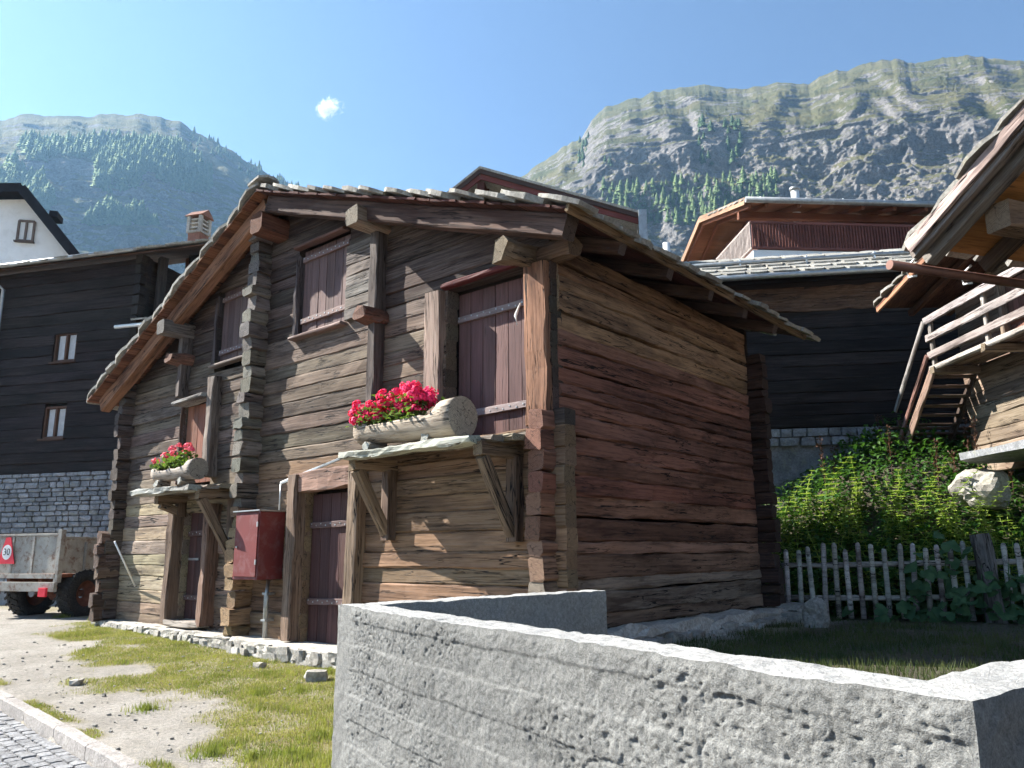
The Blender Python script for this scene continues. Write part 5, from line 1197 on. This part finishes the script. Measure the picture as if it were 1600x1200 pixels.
# ------------------------------------------------------------------ conifers on the slopes
def conifer(h, seed, mat):
    r = np.random.default_rng(seed); parts = []; n = 7; k = 6
    for i in range(n):
        t = i / n; z = h * (.12 + .86 * t); rr = h * .29 * (1 - t) ** .8 * r.uniform(.8, 1.2) + .15
        a = np.linspace(0, 2 * np.pi, k * 2, endpoint=False) + r.uniform(0, 1); rad_ = rr * np.where(np.arange(2 * k) % 2 == 0, r.uniform(.85, 1.2, 2 * k), r.uniform(.35, .6, 2 * k))
        V = np.concatenate([np.stack([rad_ * np.cos(a), rad_ * np.sin(a), z - rr * .55 + r.uniform(-.1, .1, 2 * k) * rr], 1), [[0, 0, z + h * .14]]])
        F = np.stack([np.arange(2 * k), (np.arange(2 * k) + 1) % (2 * k), np.full(2 * k, 2 * k)], 1); parts.append((V, F))
    return merge(parts)
def trunk_mesh(h):
    V = [(math.cos(a) * r, math.sin(a) * r, z) for z, r in ((-1, h * .018), (h * .6, h * .008)) for a in np.linspace(0, 6.283, 6, endpoint=False)]
    return mesh('trunk', V, [(j, (j + 1) % 6, 6 + (j + 1) % 6, 6 + j) for j in range(6)], M['rust'])
def project(P):
    d = P - np.array(CAM); f = d @ np.array(FWD); return 800 + FPX * (d @ np.array(RGT)) / f, 600 - FPX * (d @ np.array(UPV)) / f
crowns = [conifer(11.5 + 1.6 * i, i, 0) for i in range(5)]; cms = [mesh('crown', *c, M['conifer']) for c in crowns]; tms = [trunk_mesh(13 + 1.6 * i) for i in range(5)]
P = RM[:, :300].reshape(-1, 3); U_, V_ = project(P)
cand = np.where((U_ > 940) & (U_ < 1215) & (V_ > 292 - .05 * (U_ - 940)) & (V_ < 345 + .05 * (U_ - 940)) & (V_ > 275 + np.maximum(0, 1000 - U_) * .35))[0]
taken = []
for i in rng.permutation(cand):
    if all(abs(U_[i] - a) + 1.4 * abs(V_[i] - c) > 11 for a, c in taken):
        taken.append((U_[i], V_[i])); q = random.randrange(5)
        t = thing('conifer', P[i], 'bright green conifer in the stand below the right hand cliffs', 'tree', random.uniform(0, 6), 'conifers below the cliffs')
        sc = random.uniform(.5, 1.15); mw = wmat(t) @ Matrix.Scale(sc, 4); obj('crown', cms[q], t, mw); obj('trunk', tms[q], t, mw)
    if len(taken) >= 190: break
def forest(name, P, sel, n, label, mat, s=(.7, 1.1)):
    ii = rng.choice(sel, n); parts = []
    for i in ii:
        v, f = crowns[random.randrange(5)]; k_ = random.uniform(*s); a = random.uniform(0, 6); R_ = np.array([[math.cos(a), -math.sin(a), 0], [math.sin(a), math.cos(a), 0], [0, 0, 1]]); parts.append((v @ R_.T * k_ + P[i], f))
    V, F = merge(parts); tag(obj(name, mesh(name, V, F, M[mat])), label, 'forest', kind='stuff')
P = LM[:, :170].reshape(-1, 3); U2, V2 = project(P)
den = fbm(U2 / 60, V2 / 45, o=3)
sel = np.where((U2 > -60) & (U2 < 330) & (V2 > 222 + .0 * U2) & (V2 < 352) & (den > .48) & (V2 > 205 + np.maximum(0, U2 - 250) * .8))[0]
forest('forest_left', P, sel, 2600, 'hazy conifer wood on the left mountainside', 'conifer', (.4, 1.3))
sel = np.where((U2 > 290) & (U2 < 470) & (V2 < 200 + (U2 - 290) * .62 + 16) & (V2 > 150))[0]
forest('ridge_trees', P, sel, 110, 'dark conifers along the falling left ridge', 'conifer_dark', (.5, .8))
P = RM[:, :300].reshape(-1, 3)
sel = np.where((((U_ > 905) & (U_ < 960) & (V_ > 215) & (V_ < 260)) | ((U_ > 1090) & (U_ < 1160) & (V_ > 195) & (V_ < 262)) | ((U_ > 1150) & (U_ < 1220) & (V_ > 290) & (V_ < 330))) & (fbm(U_ / 25, V_ / 25) > .45))[0]
forest('cliff_trees', P, sel, 70, 'scattered dark conifers on the ledges of the right cliffs', 'conifer_dark', (.5, .9))
# ------------------------------------------------------------------ small cloud, far outside the haze
cp = at(513, 168, 3600)
import bmesh
bm = bmesh.new(); bmesh.ops.create_icosphere(bm, subdivisions=4, radius=1)
for v in bm.verts: v.co *= 1.0
me = bpy.data.meshes.new('cloud'); bm.to_mesh(me); bm.free()
cmt = bpy.data.materials.new('cloud'); cmt.use_nodes = True; nt = cmt.node_tree; nt.nodes.remove(nt.nodes['Principled BSDF'])
b = NB.__new__(NB); b.m = cmt; b.t = nt
v = b.n('TexCoord').outputs['Object']; ln_ = b.n('VectorMath', {0: v}, operation='LENGTH').outputs['Value']
nz_ = b.noise(v, 2.1, 8, .68, 1.0); dn_ = b.math('SUBTRACT', b.math('ADD', b.math('MULTIPLY', nz_, 2.4), -.62), b.math('MULTIPLY', ln_, 1.25))
den_ = b.math('MULTIPLY', b.ramp(dn_, [(.0, 0.0), (.5, 1.0)]), .045)
pv = b.n('VolumePrincipled', {'Color': (1, 1, 1), 'Density': den_, 'Anisotropy': .3}); nt.links.new(pv.outputs[0], nt.nodes['Material Output'].inputs['Volume'])
me.materials.append(cmt)
o = obj('cloud', me, None, Matrix.Translation(cp) @ Matrix.Rotation(math.atan2(R0.y, R0.x), 4, 'Z') @ Matrix.Diagonal((115, 90, 95, 1))); tag(o, 'one small white cloud in the blue sky', 'cloud')
# ------------------------------------------------------------------ haze
hz = bpy.data.materials.new('haze'); hz.use_nodes = True; nt = hz.node_tree; nt.nodes.remove(nt.nodes['Principled BSDF'])
pv = nt.nodes.new('ShaderNodeVolumePrincipled'); pv.inputs['Color'].default_value = (.34, .63, 1, 1); pv.inputs['Density'].default_value = .00014; pv.inputs['Anisotropy'].default_value = .4
nt.links.new(pv.outputs[0], nt.nodes['Material Output'].inputs['Volume'])
o = obj('haze', boxmesh('haze', (-2600, -2600, -12), (2600, 2600, 1000), hz, 0)); tag(o, 'thin blue valley haze', 'haze', kind='stuff')
